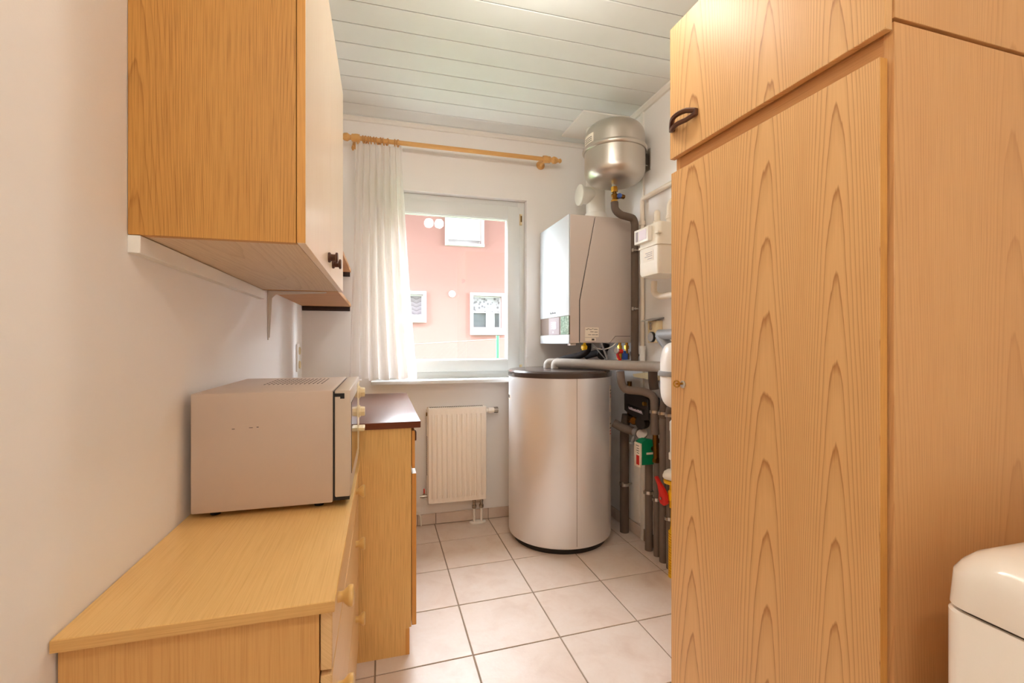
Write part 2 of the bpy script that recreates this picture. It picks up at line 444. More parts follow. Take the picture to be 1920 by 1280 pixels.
struct('trim_4', B(1.12, 1.43, 2.46, 2.80, ZC - 0.012, ZC - 0.001, 0.002), 'trimw', 'white square plate around the flue at ceiling', 'trim')

# tiled baseboards
bb = struct('baseboard_back', B(XL, XR, YB - 0.006, YB, 0.0, 0.066), 'grout', 'beige tiled baseboard below the window', 'baseboard')
xs = [XL, -0.02, 0.215, 0.327, 0.66, 1.0, 1.34, XR]
for a, b in zip(xs, xs[1:]):
    part('tile', B(a + 0.002, b - 0.002, YB - 0.012, YB - 0.004, 0.004, 0.068, 0.001, 1), 'tile', bb)
br = struct('baseboard_right', B(XR - 0.006, XR, 1.3, YB - 0.012, 0.0, 0.066), 'grout', 'beige tiled baseboard along the boiler wall', 'baseboard')
ys = [2.374, 2.66, YB - 0.012]
for a, b in zip(ys, ys[1:]):
    part('tile', B(XR - 0.012, XR - 0.004, a + 0.002, b - 0.002, 0.004, 0.068, 0.001, 1), 'tile', br)

# ------------------------------------------------------------------ window
FY0, FY1 = 2.965, 3.035
def ring(x0, x1, z0, z1, wl, wr, wt, wb_, y0, y1, bev=0.004):
    return merge(B(x0, x0 + wl, y0, y1, z0, z1, bev), B(x1 - wr, x1, y0, y1, z0, z1, bev),
                 B(x0 + wl - .004, x1 - wr + .004, y0, y1, z0, z0 + wb_, bev), B(x0 + wl - .004, x1 - wr + .004, y0, y1, z1 - wt, z1, bev))
wi = struct('window_1', ring(WX0, WX1, 0.900, WZ1, 0.05, 0.05, 0.05, 0.05, FY0, FY1), 'upvc', 'white plastic framed window with sheer curtain', 'window')
sx0, sx1, sz0, sz1 = WX0 + 0.032, 0.882, 0.940, 2.022
sa = part('sash', ring(sx0, sx1, sz0, sz1, 0.083, 0.083, 0.086, 0.076, FY0 - 0.018, FY1 - 0.02, 0.006), 'upvc', wi)
part('glazing_bead', ring(sx0 + 0.07, sx1 - 0.07, sz0 + 0.063, sz1 - 0.073, 0.019, 0.019, 0.019, 0.019, FY0 - 0.012, FY0 + 0.012, 0.005), 'upvc', sa)
part('gasket', ring(sx0 + 0.082, sx1 - 0.082, sz0 + 0.075, sz1 - 0.085, 0.006, 0.006, 0.006, 0.006, FY0 - 0.006, FY0 + 0.02, 0), 'black', sa, 'black rubber gasket')
part('pane', B(sx0 + 0.08, sx1 - 0.08, FY0 + 0.012, FY0 + 0.016, sz0 + 0.07, sz1 - 0.08), 'glass', sa, 'clear glass')
for z in (1.955, 0.955):
    part('hinge', merge(C((0.893, FY0 - 0.008, z - 0.045), (0.893, FY0 - 0.008, z + 0.02), 0.007, 12), B(0.884, 0.903, FY0 - 0.006, FY0 + 0.004, z - 0.05, z + 0.025, 0.002)), 'cream', wi, 'small cream hinge')
part('hinge_pin', C((0.895, FY0 - 0.012, 1.925), (0.895, FY0 - 0.012, 1.965), 0.0055, 10), 'darkbrass', wi)
part('window_sill', B(-0.056, 0.945, 2.80, FY0 + 0.01, 0.880, 0.902, 0.005), 'upvc', wi, 'white window sill board')

# ------------------------------------------------------------------ outside
struct('garden_ground', B(-14, 18, YB + 0.5, 30, -0.6, -0.4), 'grass', 'green lawn outside the window', 'ground')
M['brick'] = paint('sky_block_render', (120, 112, 104), 0.9, var=0.1, scale=3)
struct('sky_block_wall', merge(B(-9, XL - 0.12, YB + 0.02, YB + 0.3, -0.6, 9.0), B(XR + 0.12, 11, YB + 0.02, YB + 0.3, -0.6, 9.0), B(XL - 0.12, XR + 0.12, YB + 0.02, YB + 0.3, ZC + 0.1, 9.0)), 'brick', 'unseen tall outer wall added to shade the house opposite', 'wall', False)  # unseen wall added to block sky light from the neighbour's facade
hs = empty('neighbour_house', (2, 11, -0.4), 'pink rendered house seen through the window', 'house')
def wallhole(x0, x1, z0, z1, holes, y0, y1):
    xs = sorted({x0, x1, *[h[0] for h in holes], *[h[1] for h in holes]}); zs = sorted({z0, z1, *[h[2] for h in holes], *[h[3] for h in holes]})
    bs = []
    for xa, xb in zip(xs, xs[1:]):
        for za, zb in zip(zs, zs[1:]):
            if any(h[0] <= xa and xb <= h[1] and h[2] <= za and zb <= h[3] for h in holes): continue
            bs.append(B(xa, xb, y0, y1, za, zb))
    return merge(*bs)
hw = [(2.12, 2.83, 1.46, 2.24), (0.25, 0.945, 1.74, 2.235), (1.52, 2.32, 3.47, 4.75)]
part('wall', wallhole(-7, 11, -0.4, 5.2, hw, 11, 11.3), 'render_pink', hs, smooth=False)
part('roof_shade_eaves', PR([(8.7, 4.5), (8.7, 4.62), (11.3, 5.3), (15, 6.2), (15, 5.1), (11, 5.1)], -7.4, 11.4, 'x'), 'roof_shade_eaves', hs, smooth=False)  # deep unseen eaves added to keep sky light off the facade
for k, (x0, x1, z0, z1) in enumerate(hw):
    pl = 0.155 if k < 2 else 0.06
    f = part('window', merge(B(x0 - .065, x1 + .065, 10.93, 11.0, z1, z1 + .07), B(x0 - .065, x1 + .065, 10.90, 11.0, z0 - pl, z0),
             B(x0 - .065, x0, 10.93, 11.0, z0, z1), B(x1, x1 + .065, 10.93, 11.0, z0, z1), ring(x0, x1, z0, z1, .03, .03, .03, .03, 11.08, 11.14, 0)), 'hwhite', hs, smooth=False)
    part('pane', B(x0, x1, 11.11, 11.115, z0, z1), 'hwhite' if k == 2 else ('pantile_reflect' if k == 1 else 'paneg'), f)
    if k == 0:
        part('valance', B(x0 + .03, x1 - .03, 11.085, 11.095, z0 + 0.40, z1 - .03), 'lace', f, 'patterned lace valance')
        part('mullion', B(x0 + 0.34, x0 + 0.55, 11.06, 11.1, z0, z0 + 0.38), 'hwhite', f)
        part('rail', B(x0, x1, 11.07, 11.1, z0 + 0.375, z0 + 0.40), 'hwhite', f)
    if k == 2:
        part('white_sheet', B(x0, x1, 11.04, 11.07, z0 + 0.1, z1), 'hwhite', f)  # plain white sheet in front of the upper pane
part('vent_cover', LA([(0.0, 0), (0.075, 0.0), (0.083, -0.01), (0.083, -0.03)], (1.62, 10.97, 2.268), (0, -1, 0), 20), 'hwhite', hs, 'round white wall vent')
fe = empty('garden_fence', (1.49, 6, -0.4), 'wire mesh garden fence with green post', 'fence')
for x in (-1.2, 1.49, 4.2):
    part('post', C((x, 6, -0.4), (x, 6, 1.215), 0.022, 10), 'postgreen', fe, 'green metal post')
bs = []
def ftop(x): return 1.10 + 0.062 * (x - 0.39)
k = -3.2
while k < 4.4:
    for s in (1, -1):
        a, b = (k, -0.3), (k + s * 1.45, 1.15)
        bs.append(T([(a[0], 6.0, a[1]), (b[0], 6.0, min(b[1], ftop(b[0])))], 0.0013, 4, 0))
    k += 0.07
o = part('wire_mesh', merge(*bs), 'wire', fe); o['kind'] = 'stuff'
part('top_wire', T([(-3.2, 5.99, ftop(-3.2)), (4.4, 5.99, ftop(4.4))], 0.005, 6, 0), 'wire', fe)

# ------------------------------------------------------------------ curtain rod, rings, curtain
RY, RZ = 2.815, 2.302
rod = empty('curtain_rod', (0.44, YB, RZ), 'turned wooden curtain rod above the window', 'curtain rod')
part('rod', C((-0.15, RY, RZ), (1.045, RY, RZ), 0.0135, 18), 'rodwood', rod)
fp = [(0.0135, 0), (0.021, 0.004), (0.021, 0.016), (0.014, 0.02), (0.014, 0.026), (0.023, 0.04), (0.021, 0.056), (0.012, 0.07), (0.010, 0.076), (0.0145, 0.082), (0.0145, 0.088), (0.008, 0.095), (0, 0.096)]
part('finial', LA(fp, (1.03, RY, RZ), (1, 0, 0), 20), 'rodwood', rod)
part('finial', LA(fp, (-0.145, RY, RZ), (-1, 0, 0), 20), 'rodwood', rod)
for x in (1.015, -0.135):
    part('wall_bracket', merge(LA([(0, 0), (0.027, 0), (0.029, 0.006), (0.024, 0.014), (0.014, 0.02), (0.0105, 0.03), (0.0105, 0.085), (0.0, 0.085)], (x, YB, RZ - 0.004), (0, -1, 0), 20), LA([(0.0, -0.017), (0.021, -0.017), (0.023, -0.006), (0.023, 0.006), (0.021, 0.017), (0, 0.017)], (x, RY, RZ), (1, 0, 0), 20)), 'rodwood', rod)
part('tassel', merge(C((-0.155, RY - 0.005, RZ - 0.045), (-0.155, RY, RZ), 0.0015, 6), LA([(0, 0), (0.006, 0.006), (0.009, 0.016), (0.006, 0.028), (0, 0.034)], (-0.155, RY - 0.005, RZ - 0.078), (0, 0, 1), 12)), 'ring', rod)
rp = bmesh.new()
NR = 20
ringmesh = None
rxs = [-0.098, -0.085, -0.07, -0.057, -0.038, -0.022, -0.004, 0.014, 0.035, 0.078, 0.096]
for k, x in enumerate(rxs):
    if ringmesh is None:
        P = [Vector((0, 0.019 * math.cos(2 * math.pi * q / 20), 0.019 * math.sin(2 * math.pi * q / 20))) for q in range(21)]
        ringmesh = mesh_of('curtain_ring', T(P, 0.0038, 8, 0), M['ring'])
    o = bpy.data.objects.new('curtain_ring', ringmesh); COL.objects.link(o)
    o.location = (x, RY, RZ - 0.004); o.rotation_euler = (0, R(random.uniform(-8, 8)), R(random.uniform(-22, 22)))
    o['label'] = 'small wooden ring on curtain rod above gathered curtain'; o['category'] = 'curtain ring'; o['group'] = 'curtain rings on the rod'
# curtain: gathered at the top, flaring downwards
bm = bmesh.new(); NX, NZ = 180, 44; rows = []
zt, zb_ = RZ - 0.024, 0.918
for j in range(NZ + 1):
    t = j / NZ; z = zt + (zb_ - zt) * t; row = []
    for i in range(NX + 1):
        s = i / NX
        e = t ** 1.2
        x = (-0.145 + 0.03 * 0) + s * 0.255 + e * (-0.032 + s * 0.122)
        amp = 0.012 + 0.022 * min(1, t * 3)
        ph = s * math.pi * 2 * (7.0 + 0.35 * math.sin(t * 2.0))
        yy = RY - 0.035 * min(1, t * 2.5) + amp * math.sin(ph + 0.8 * math.sin(3.1 * s + 1.5 * t)) + 0.005 * math.sin(ph * 2.3 + 4 * t) * (1 - t * 0.5)
        x += 0.012 * math.cos(ph) * (0.4 + t)
        zz = z + (0.012 * math.sin(ph * 1.0 + 1) * (1 - min(1, t * 8)))
        if t > 0.97: zz += 0.006 * math.sin(ph * 0.7)
        row.append(bm.verts.new((x, yy - 0.02 * min(1, t * 4), zz)))
    rows.append(row)
for a, b in zip(rows, rows[1:]):
    for i in range(NX): bm.faces.new((a[i], a[i + 1], b[i + 1], b[i]))
thing('curtain', bm, 'curtain', 'sheer white gathered curtain hanging left of the window', 'curtain')

# ------------------------------------------------------------------ upper cabinet
uc = empty('upper_cabinet', (-0.30, 1.45, 1.324), 'wall hung oak cabinet with pale doors above the microwave', 'cabinet')
ux, ud, uy0, uy1, uz0, uz1 = -0.1605, -0.143, 0.993, 1.925, 1.324, 2.100
part('side_panel', B(XL + 0.001, ux, uy0, uy0 + 0.018, uz0, uz1, 0.0008, 1), 'oak', uc, 'oak veneer side')
part('side_panel', B(XL + 0.001, ux, uy1 - 0.018, uy1, uz0, uz1, 0.0008, 1), 'oak', uc)
part('bottom_panel', B(XL + 0.001, ux, uy0 + 0.018, uy1 - 0.018, uz0 + 0.001, uz0 + 0.019), 'oak_under', uc, 'pale veneer underside')
part('top_panel', B(XL + 0.001, ux, uy0 + 0.018, uy1 - 0.018, uz1 - 0.019, uz1 - 0.001), 'oak_under', uc)
part('back_panel', B(XL + 0.001, XL + 0.006, uy0 + 0.018, uy1 - 0.018, uz0 + 0.019, uz1 - 0.019), 'oak_under', uc)
kp = [(0, 0), (0.0135, 0), (0.0145, 0.003), (0.0135, 0.006), (0.010, 0.008), (0.0095, 0.016), (0.0105, 0.019), (0.0145, 0.020), (0.015, 0.024), (0.013, 0.026), (0.008, 0.0255), (0, 0.025)]
ym = 1.4535
for a, b, ky in ((uy0, ym - 0.0012, 1.40), (ym + 0.0012, uy1, 1.512)):
    core = B(ux + 0.0015, ud, a, b, uz0, uz1, 0.0008, 1)
    d = part('door', core, 'oak_door', uc, 'pale wood grain door')
    part('edge_band', B(ux + 0.0016, ud - 0.0006, a - 0.0003, a + 0.0006, uz0 + .001, uz1 - .001), 'oak_edge', d)
    part('knob', LA(kp, (ud, ky, 1.368), (1, 0, 0), 20), 'brown_knob', d, 'dark brown turned knob')

thing('wall_batten', B(XL, XL + 0.02, 0.994, 1.93, 1.291, 1.3235, 0.001, 1), 'trimw', 'white wooden batten on wall under the upper cabinet', 'batten')
def shelf(z, x1, y0, y1, label, bracket):
    s = empty('wall_shelf', ((XL + x1) / 2, (y0 + y1) / 2, z), label, 'shelf')
    part('shelf_board', B(XL + 0.001, x1, y0, y1, z, z + 0.018, 0.001, 1), 'beech', s)
    part('cleat', B(XL + 0.003, x1 - 0.005, y1 - 0.018, y1 - 0.001, z - 0.026, z - 0.0005, 0.001), 'cleat', s, 'dark brown cleat')
    if bracket:
        yb_ = y0 + 0.045
        part('bracket', merge(PR([(XL + 0.001, z - 0.001), (XL + 0.215, z - 0.001), (XL + 0.215, z - 0.006), (XL + 0.03, z - 0.016), (XL + 0.016, z - 0.03), (XL + 0.007, z - 0.19), (XL + 0.001, z - 0.19)], yb_ - 0.001, yb_ + 0.001, 'y'),
             B(XL + 0.001, XL + 0.0035, yb_ - 0.011, yb_ + 0.011, z - 0.2, z - 0.001), B(XL + 0.001, XL + 0.22, yb_ - 0.011, yb_ + 0.011, z - 0.0035, z - 0.0008)), 'bracket', s, 'white pressed metal bracket')
shelf(1.338, -0.172, 2.03, YB, 'wooden corner shelf on white bracket beside the curtain', True)
shelf(1.542, -0.172, 1.99, YB, 'higher wooden corner shelf partly hidden behind upper cabinet', True)

so = empty('power_outlet', (XL, 2.755, 0.97), 'white double wall socket under the corner shelf', 'socket')
part('frame', B(XL, XL + 0.010, 2.715, 2.795, 0.970, 1.119, 0.003), 'trimw', so)
for z in (1.007, 1.082):
    part('socket_insert', LA([(0.0, 0.004), (0.017, 0.004), (0.0185, 0.011), (0.021, 0.012), (0.0215, 0.0), ], (XL + 0.004, 2.755, z), (1, 0, 0), 20), 'cream', so)
    part('earth_clip', B(XL + 0.008, XL + 0.012, 2.735, 2.738, z - 0.004, z + 0.004), 'ink', so)

# ------------------------------------------------------------------ dresser
dr = empty('dresser', (-0.26, 1.25, 0), 'light wooden chest of drawers with round knobs under the microwave', 'dresser')
dz = 0.7204
part('top', B(XL + 0.002, -0.0705, 0.785, 1.700, dz - 0.018, dz, 0.0012, 1), 'ash_top', dr)
part('top_edge', B(XL + 0.003, -0.0712, 0.7842, 0.7855, dz - 0.0172, dz - 0.0008), 'ash_edge', dr)
part('side_panel', B(XL + 0.004, -0.0955, 0.800, 0.818, 0.0, dz - 0.018), 'ash', dr)
part('side_panel', B(XL + 0.004, -0.0955, 1.68, 1.698, 0.0, dz - 0.018), 'ash', dr)
part('back_panel', B(XL + 0.004, XL + 0.009, 0.818, 1.68, 0.02, dz - 0.018), 'ash', dr)
part('bottom_panel', B(XL + 0.009, -0.0955, 0.818, 1.68, 0.06, 0.078), 'ash', dr)
part('base_rail', B(-0.114, -0.0960, 0.818, 1.68, 0.0, 0.06), 'ash', dr)
for k, (a, b) in enumerate(((0.603, dz - 0.020), (0.342, 0.595), (0.085, 0.335))):
    d = part('drawer', B(-0.0935, -0.0755, 0.800, 1.698, a, b, 0.0015, 1), 'ash_front', dr)
    for ky in (0.897, 1.515):
        zk = (0.668, 0.505, 0.272)[k]
        part('knob', LA([(0, 0), (0.010, 0), (0.009, 0.006), (0.010, 0.010), (0.0175, 0.018), (0.019, 0.022), (0.0185, 0.026), (0.015, 0.028), (0, 0.0285)], (-0.0755, ky, zk), (1, 0, 0), 24), 'knob', d, 'round pale wood knob')

# ------------------------------------------------------------------ microwave
mw = empty('microwave_oven', (-0.25, 1.455, dz), 'grey microwave oven with two dials standing on the dresser', 'microwave')
mz0, mz1, my0, my1 = dz + 0.013, 1.011, 1.225, 1.690
part('housing', B(-0.421, -0.1145, my0, my1, mz0, mz1, 0.004), 'mw', mw)
part('rear_cover', B(-0.434, -0.419, my0 + 0.05, my1 - 0.05, mz0 + 0.04, mz1 - 0.06, 0.004), 'mw', mw)
fd = part('front_frame', PR([(my0, mz0 + 0.012), (my0, mz1), (my1, mz1), (my1, mz0 + 0.012)], -0.1105, -0.0735, 'x', 0.004), 'mwd', mw)
part('door_gap', B(-0.1145, -0.1105, my0 + 0.004, my1 - 0.004, mz0 + 0.004, mz1 - 0.004), 'black', mw)
part('latch_slot', merge(B(-0.1105, -0.0875, my0 - 0.0006, my0 + 0.004, mz1 - 0.0165, mz1 - 0.008), B(-0.0975, -0.0875, my0 - 0.0006, my0 + 0.004, mz1 - 0.0215, mz1 - 0.016)), 'black', mw)
part('lower_gap', B(-0.1105, -0.076, my0 + 0.003, my1 - 0.003, mz0 + 0.004, mz0 + 0.012), 'black', mw)
part('door_window', B(-0.0735, -0.0722, my0 + 0.035, my1 - 0.135, mz0 + 0.06, mz1 - 0.035, 0.0005, 1), 'mwglass', fd, 'dark door glass')
part('control_strip', B(-0.0735, -0.0722, my1 - 0.125, my1 - 0.01, mz0 + 0.03, mz1 - 0.015, 0.0005, 1), 'cream', fd)
for z in (0.962, 0.898):
    part('dial', LA([(0, 0), (0.021, 0), (0.021, 0.004), (0.0165, 0.006), (0.0155, 0.018), (0.0145, 0.02), (0, 0.02)], (-0.0722, 1.64, z), (1, 0, 0), 8), 'cream', fd, 'cream control dial')
part('door_button', B(-0.0722, -0.052, 1.60, 1.66, 0.838, 0.85, 0.003), 'cream', fd)
bs = []
for r_ in range(6):
    for c_ in range(14):
        yy = 1.43 + r_ * 0.034; xx = -0.315 + c_ * 0.0115
        bs.append(B(xx, xx + 0.0036, yy, yy + 0.019, mz1 - 0.0015, mz1 + 0.0004))
o = part('vent_slots', merge(*bs), 'slot', mw, smooth=False); o['kind'] = 'stuff'
for x in (-0.38, -0.15):
    for yy in (1.26, 1.65):
        part('foot', LA([(0, 0), (0.011, 0), (0.013, 0.0135), (0, 0.0135)], (x, yy, dz), (0, 0, 1), 12), 'black', mw)
o = part('scuff_marks', merge(B(-0.336, -0.330, my0 - 0.0003, my0 + 0.0005, 0.9255, 0.927), B(-0.30, -0.292, my0 - 0.0003, my0 + 0.0005, 0.927, 0.9283), B(-0.284, -0.2795, my0 - 0.0003, my0 + 0.0005, 0.9275, 0.9292)), 'ink', mw); o['kind'] = 'stuff'

# ------------------------------------------------------------------ base cabinet and worktop
bc = empty('base_cabinet', (-0.17, 2.2, 0), 'oak veneered base cabinet beneath the dark brown worktop', 'cabinet')
part('side_panel', PR([(XL + 0.003, 0), (0.0985, 0), (0.0985, 0.0985), (0.1055, 0.0985), (0.1055, 0.819), (XL + 0.003, 0.819)], 1.722, 1.740, 'y'), 'oak_base', bc, 'oak veneer side', smooth=False)
part('side_panel', PR([(XL + 0.003, 0), (0.0985, 0), (0.0985, 0.0985), (0.1055, 0.0985), (0.1055, 0.819), (XL + 0.003, 0.819)], 2.664, 2.682, 'y'), 'oak_base', bc, smooth=False)
part('plinth', B(0.080, 0.0975, 1.741, 2.663, 0.0, 0.0985), 'oak_edge', bc)
part('plinth_edge', B(0.0855, 0.0990, 1.7208, 1.7225, 0.001, 0.094), 'oak_edge', bc)
part('bottom_panel', B(XL + 0.02, 0.1045, 1.741, 2.663, 0.0985, 0.116), 'oak_base', bc)
part('back_panel', B(XL + 0.005, XL + 0.012, 1.741, 2.663, 0.116, 0.818), 'oak_base', bc)
for a, b in ((1.723, 2.200), (2.204, 2.681)):
    d = part('drawer', B(0.1075, 0.1185, a, b, 0.672, 0.808, 0.001, 1), 'oak_edge', bc)
    part('knob', B(0.1185, 0.1265, a + 0.03, a + 0.06, 0.765, 0.80, 0.003), 'brown_knob', d, 'dark brown pull')
    d = part('door', B(0.1075, 0.1235, a, b, 0.103, 0.652, 0.001, 1), 'oak_edge', bc)
    part('top_edge', B(0.1077, 0.1232, a + 0.0005, b - 0.0005, 0.652, 0.6535), 'trimw', d, 'white door top edge')
wt = thing('worktop', B(XL + 0.002, 0.1387, 1.716, 2.692, 0.8195, 0.8435, 0.002), 'laminate', 'dark brown laminate worktop on the base cabinet', 'worktop')
part('edge_band', B(XL + 0.003, 0.1375, 1.7152, 1.7165, 0.8205, 0.842), 'lam_edge', wt, 'reddish brown edge')

# ------------------------------------------------------------------ radiator
ra = empty('radiator', (0.452, 2.86, 0), 'white ribbed panel radiator below the window', 'radiator')
rx0, rx1, rz0, rz1 = 0.272, 0.633, 0.150, 0.729
bm = bmesh.new(); cols = 200
zrow = [(rz0, 0.0), (rz0 + 0.004, 0.35), (rz0 + 0.03, 0.35), (rz0 + 0.045, 1.0), (rz1 - 0.055, 1.0), (rz1 - 0.04, 0.35), (rz1 - 0.004, 0.35), (rz1, 0.0)]
grid = []
for z, w in zrow:
    row = []
    for i in range(cols + 1):
        x = rx0 + (rx1 - rx0) * i / cols
        e = min(x - rx0, rx1 - x)
        p = 0.0
        if e > 0.022:
            q = ((x - rx0 - 0.022) / (rx1 - rx0 - 0.044)) * 10.5
            fq = q - math.floor(q)
            p = 1.0 if 0.12 < fq < 0.6 else (0.5 if 0.04 < fq <= 0.12 or 0.6 <= fq < 0.68 else 0.0)
            p = p if w == 1.0 else 0.0
        edge = min(1.0, e / 0.004)
        y = 2.845 - 0.012 * edge * (1 if w > 0 else 0.2) - 0.006 * p * w
        row.append(bm.verts.new((x, y, z)))
    grid.append(row)
for a, b in zip(grid, grid[1:]):
    for i in range(cols): bm.faces.new((a[i], a[i + 1], b[i + 1], b[i]))
part('front_panel', merge(bm, B(rx0, rx1, 2.845, 2.852, rz0, rz1)), 'radiator', ra)
part('rear_panel', B(rx0, rx1, 2.885, 2.900, rz0, rz1, 0.002), 'radiator', ra)
part('side_cover', B(rx0 - 0.002, rx0, 2.846, 2.899, rz0 + 0.05, rz1 - 0.01), 'radiator', ra)
part('side_cover', B(rx1, rx1 + 0.002, 2.846, 2.899, rz0 + 0.05, rz1 - 0.01), 'radiator', ra)
tg = part('top_grille', B(rx0 + 0.004, rx1 - 0.004, 2.85, 2.887, rz1 - 0.003, rz1 + 0.001), 'radiator', ra)
o = part('grille_slots', merge(*[B(rx0 + 0.014 + i * 0.0115, rx0 + 0.0205 + i * 0.0115, 2.856, 2.884, rz1 + 0.0006, rz1 + 0.0016) for i in range(29)]), 'slot', tg, smooth=False)
part('side_slots', merge(*[B(rx0 - 0.0026, rx0 - 0.0018, 2.855, 2.885, 0.32 + i * 0.012, 0.326 + i * 0.012) for i in range(20)]), 'slot', ra, smooth=False)
tv = part('thermostat_valve', LA([(0, 0), (0.012, 0), (0.012, 0.018), (0.0185, 0.022), (0.0185, 0.042), (0.0165, 0.047), (0.0165, 0.082), (0.014, 0.086), (0, 0.086)], (rx1 - 0.004, 2.868, 0.700), (1, 0, 0), 20), 'radiator', ra, 'white thermostat head')
part('grip_slots', merge(*[B(rx1 + 0.055, rx1 + 0.0805, 2.868 + 0.0168 * math.sin(a) - 0.0016, 2.868 + 0.0168 * math.sin(a) + 0.0016, 0.700 + 0.0168 * math.cos(a) - 0.0016, 0.700 + 0.0168 * math.cos(a) + 0.0016) for a in [2 * math.pi * q / 12 for q in range(12)]]), 'slot', tv, smooth=False)
dv = part('drain_valve', merge(C((rx0, 2.868, 0.192), (rx0 - 0.045, 2.868, 0.192), 0.008, 12), LA([(0.011, 0), (0.011, 0.014)], (rx0 - 0.032, 2.868, 0.192), (1, 0, 0), 8), C((rx0 - 0.02, 2.868, 0.192), (rx0 - 0.02, 2.868, 0.212), 0.005, 8)), 'chrome', ra, 'small brass drain valve')
part('handle', B(rx0 - 0.0235, rx0 - 0.0165, 2.862, 2.874, 0.21, 0.238, 0.002), 'red', dv, 'red lever')
part('plug', merge(C((rx0 + 0.002, 2.868, 0.690), (rx0 - 0.008, 2.868, 0.690), 0.011, 8)), 'darkbrass', ra)
part('valve_block', B(0.552, 0.612, 2.856, 2.878, 0.128, 0.150, 0.003), 'chrome', ra)
for x in (0.560, 0.606):
    v = part('valve', LA([(0, 0), (0.0135, 0), (0.0145, 0.006), (0.0145, 0.018), (0.010, 0.022), (0.010, 0.038), (0.012, 0.04), (0.012, 0.052), (0, 0.052)], (x, 2.862, 0.094), (0, 0, 1), 12), 'chrome', ra, 'nickel angle valve')
    part('pipe', C((x, 2.862, 0.004), (x, 2.862, 0.096), 0.0075, 14), 'trimw', ra, 'short white pipe')
part('rosette', loft([[(0.583 + (0.052 - (0.004 if h > 0.008 else 0)) * math.cos(a), 2.862 + (0.028 - (0.004 if h > 0.008 else 0)) * math.sin(a), h) for a in [2 * math.pi * q / 40 for q in range(40)]] for h in (0.0005, 0.008, 0.011)]), 'trimw', ra, 'oval white floor rosette')

# white cable running down the wall to the baseboard behind the base cabinet
thing('cable', T([(0.16, YB - 0.02, 0.10), (0.20, YB - 0.02, 0.098), (0.232, YB - 0.02, 0.075), (0.236, YB - 0.02, 0.002)], 0.004, 8, 0.03), 'trimw', 'thin white cable bending down to the baseboard', 'cable')

# ------------------------------------------------------------------ hot water tank
TC = Vector((1.012, 2.565, 0)); TR = 0.298
tk = empty('hot_water_tank', TC, 'tall silver cylindrical hot water tank with black lid', 'water tank')
part('shell', LA([(0, 0.032), (TR - 0.012, 0.032), (TR - 0.003, 0.038), (TR, 0.05), (TR, 0.936), (0, 0.936)], TC, seg=96), 'tank', tk)
part('lid', LA([(0, 0.936), (TR + 0.003, 0.936), (TR + 0.004, 0.945), (TR + 0.004, 0.962), (TR - 0.004, 0.971), (TR - 0.02, 0.9735), (0, 0.9735)], TC, seg=96), 'lid', tk, 'black plastic lid')
part('base_ring', LA([(0, 0.0), (TR - 0.03, 0.0), (TR - 0.03, 0.033), (0, 0.033)], TC, seg=64), 'black', tk)
tocam = Vector((-TC.x, -TC.y, 0)).normalized(); tright = Vector((-tocam.y, tocam.x, 0))
if tright.x < 0: tright = -tright
def tpos(deg, rad=TR): return TC + (tocam * math.cos(R(deg)) + tright * math.sin(R(deg))) * rad
def tpatch(d0, d1, z0, z1, off, n=6):
    bm = bmesh.new(); rg = []
    for i in range(n + 1):
        d = d0 + (d1 - d0) * i / n; rg.append([bm.verts.new(tpos(d, TR + o_) + Vector((0, 0, z))) for o_, z in ((off, z0), (off, z1), (-0.002, z1), (-0.002, z0))])
    for a, b in zip(rg, rg[1:]):
        for k in range(4): bm.faces.new((a[k], a[(k + 1) % 4], b[(k + 1) % 4], b[k]))
    bm.faces.new(rg[0]); bm.faces.new(rg[-1][::-1]); bmesh.ops.recalc_face_normals(bm, faces=bm.faces); return bm
part('seam', tpatch(18.0, 18.35, 0.05, 0.936, 0.0004), 'slot', tk, 'thin vertical seam')
part('seam', tpatch(-91, -90.6, 0.05, 0.936, 0.0004), 'slot', tk)
bg = part('badge', tpatch(-84, -70, 0.80, 0.835, 0.0008), 'paper', tk, 'small printed logo badge')
for a, b in ((-82, -80.5), (-79.5, -77.5), (-76.5, -74.5), (-73.5, -71.5)):
    part('print', tpatch(a, b, 0.808, 0.826, 0.0014), 'ink', bg)
for z0, z1 in ((0.735, 0.885), (0.485, 0.71)):
    lb = part('sticker', tpatch(71, 79, z0, z1, 0.001), 'paper', tk, 'narrow paper energy sticker')
    for i, zz in enumerate((0.55, 0.62, 0.69, 0.8)):
        part('print', tpatch(72, 78, z0 + (z1 - z0) * zz, z0 + (z1 - z0) * (zz + 0.03), 0.0016), 'red' if i < 2 else 'ink', lb)

# ------------------------------------------------------------------ boiler
bo = empty('gas_boiler', (1.2, 2.64, 1.124), 'wall hung boiler with white front panel and taupe sides', 'boiler')
bx0, bx1, by0, by1, bz0, bz1 = 1.012, 1.400, 2.400, 2.885, 1.124, 1.841
part('front_cover', PR([(bx0, bz0), (1.066, bz0), (1.066, 1.36), (1.163, bz1), (bx0, bz1)], by0, by1, 'y', 0.002), 'boiler', bo, smooth=False)
part('housing', PR([(1.072, bz0 + 0.002), (1.072, 1.361), (1.168, bz1), (bx1, bz1), (bx1, bz0 + 0.04), (1.29, bz0 + 0.04), (1.255, bz0 + 0.002)], by0 + 0.0015, by1, 'y', 0.0015), 'boiler', bo, smooth=False)
part('corner_flap', PR([(1.258, bz0 + 0.002), (1.292, bz0 + 0.038), (bx1, bz0 + 0.038), (bx1, bz0 + 0.002)], by0 + 0.002, by1 - 0.01, 'y'), 'boiler', bo, smooth=False)
part('seam_shadow', B(1.06, 1.39, by0 + 0.008, by1 - 0.01, bz0 + 0.01, bz1 - 0.01), 'black', bo)
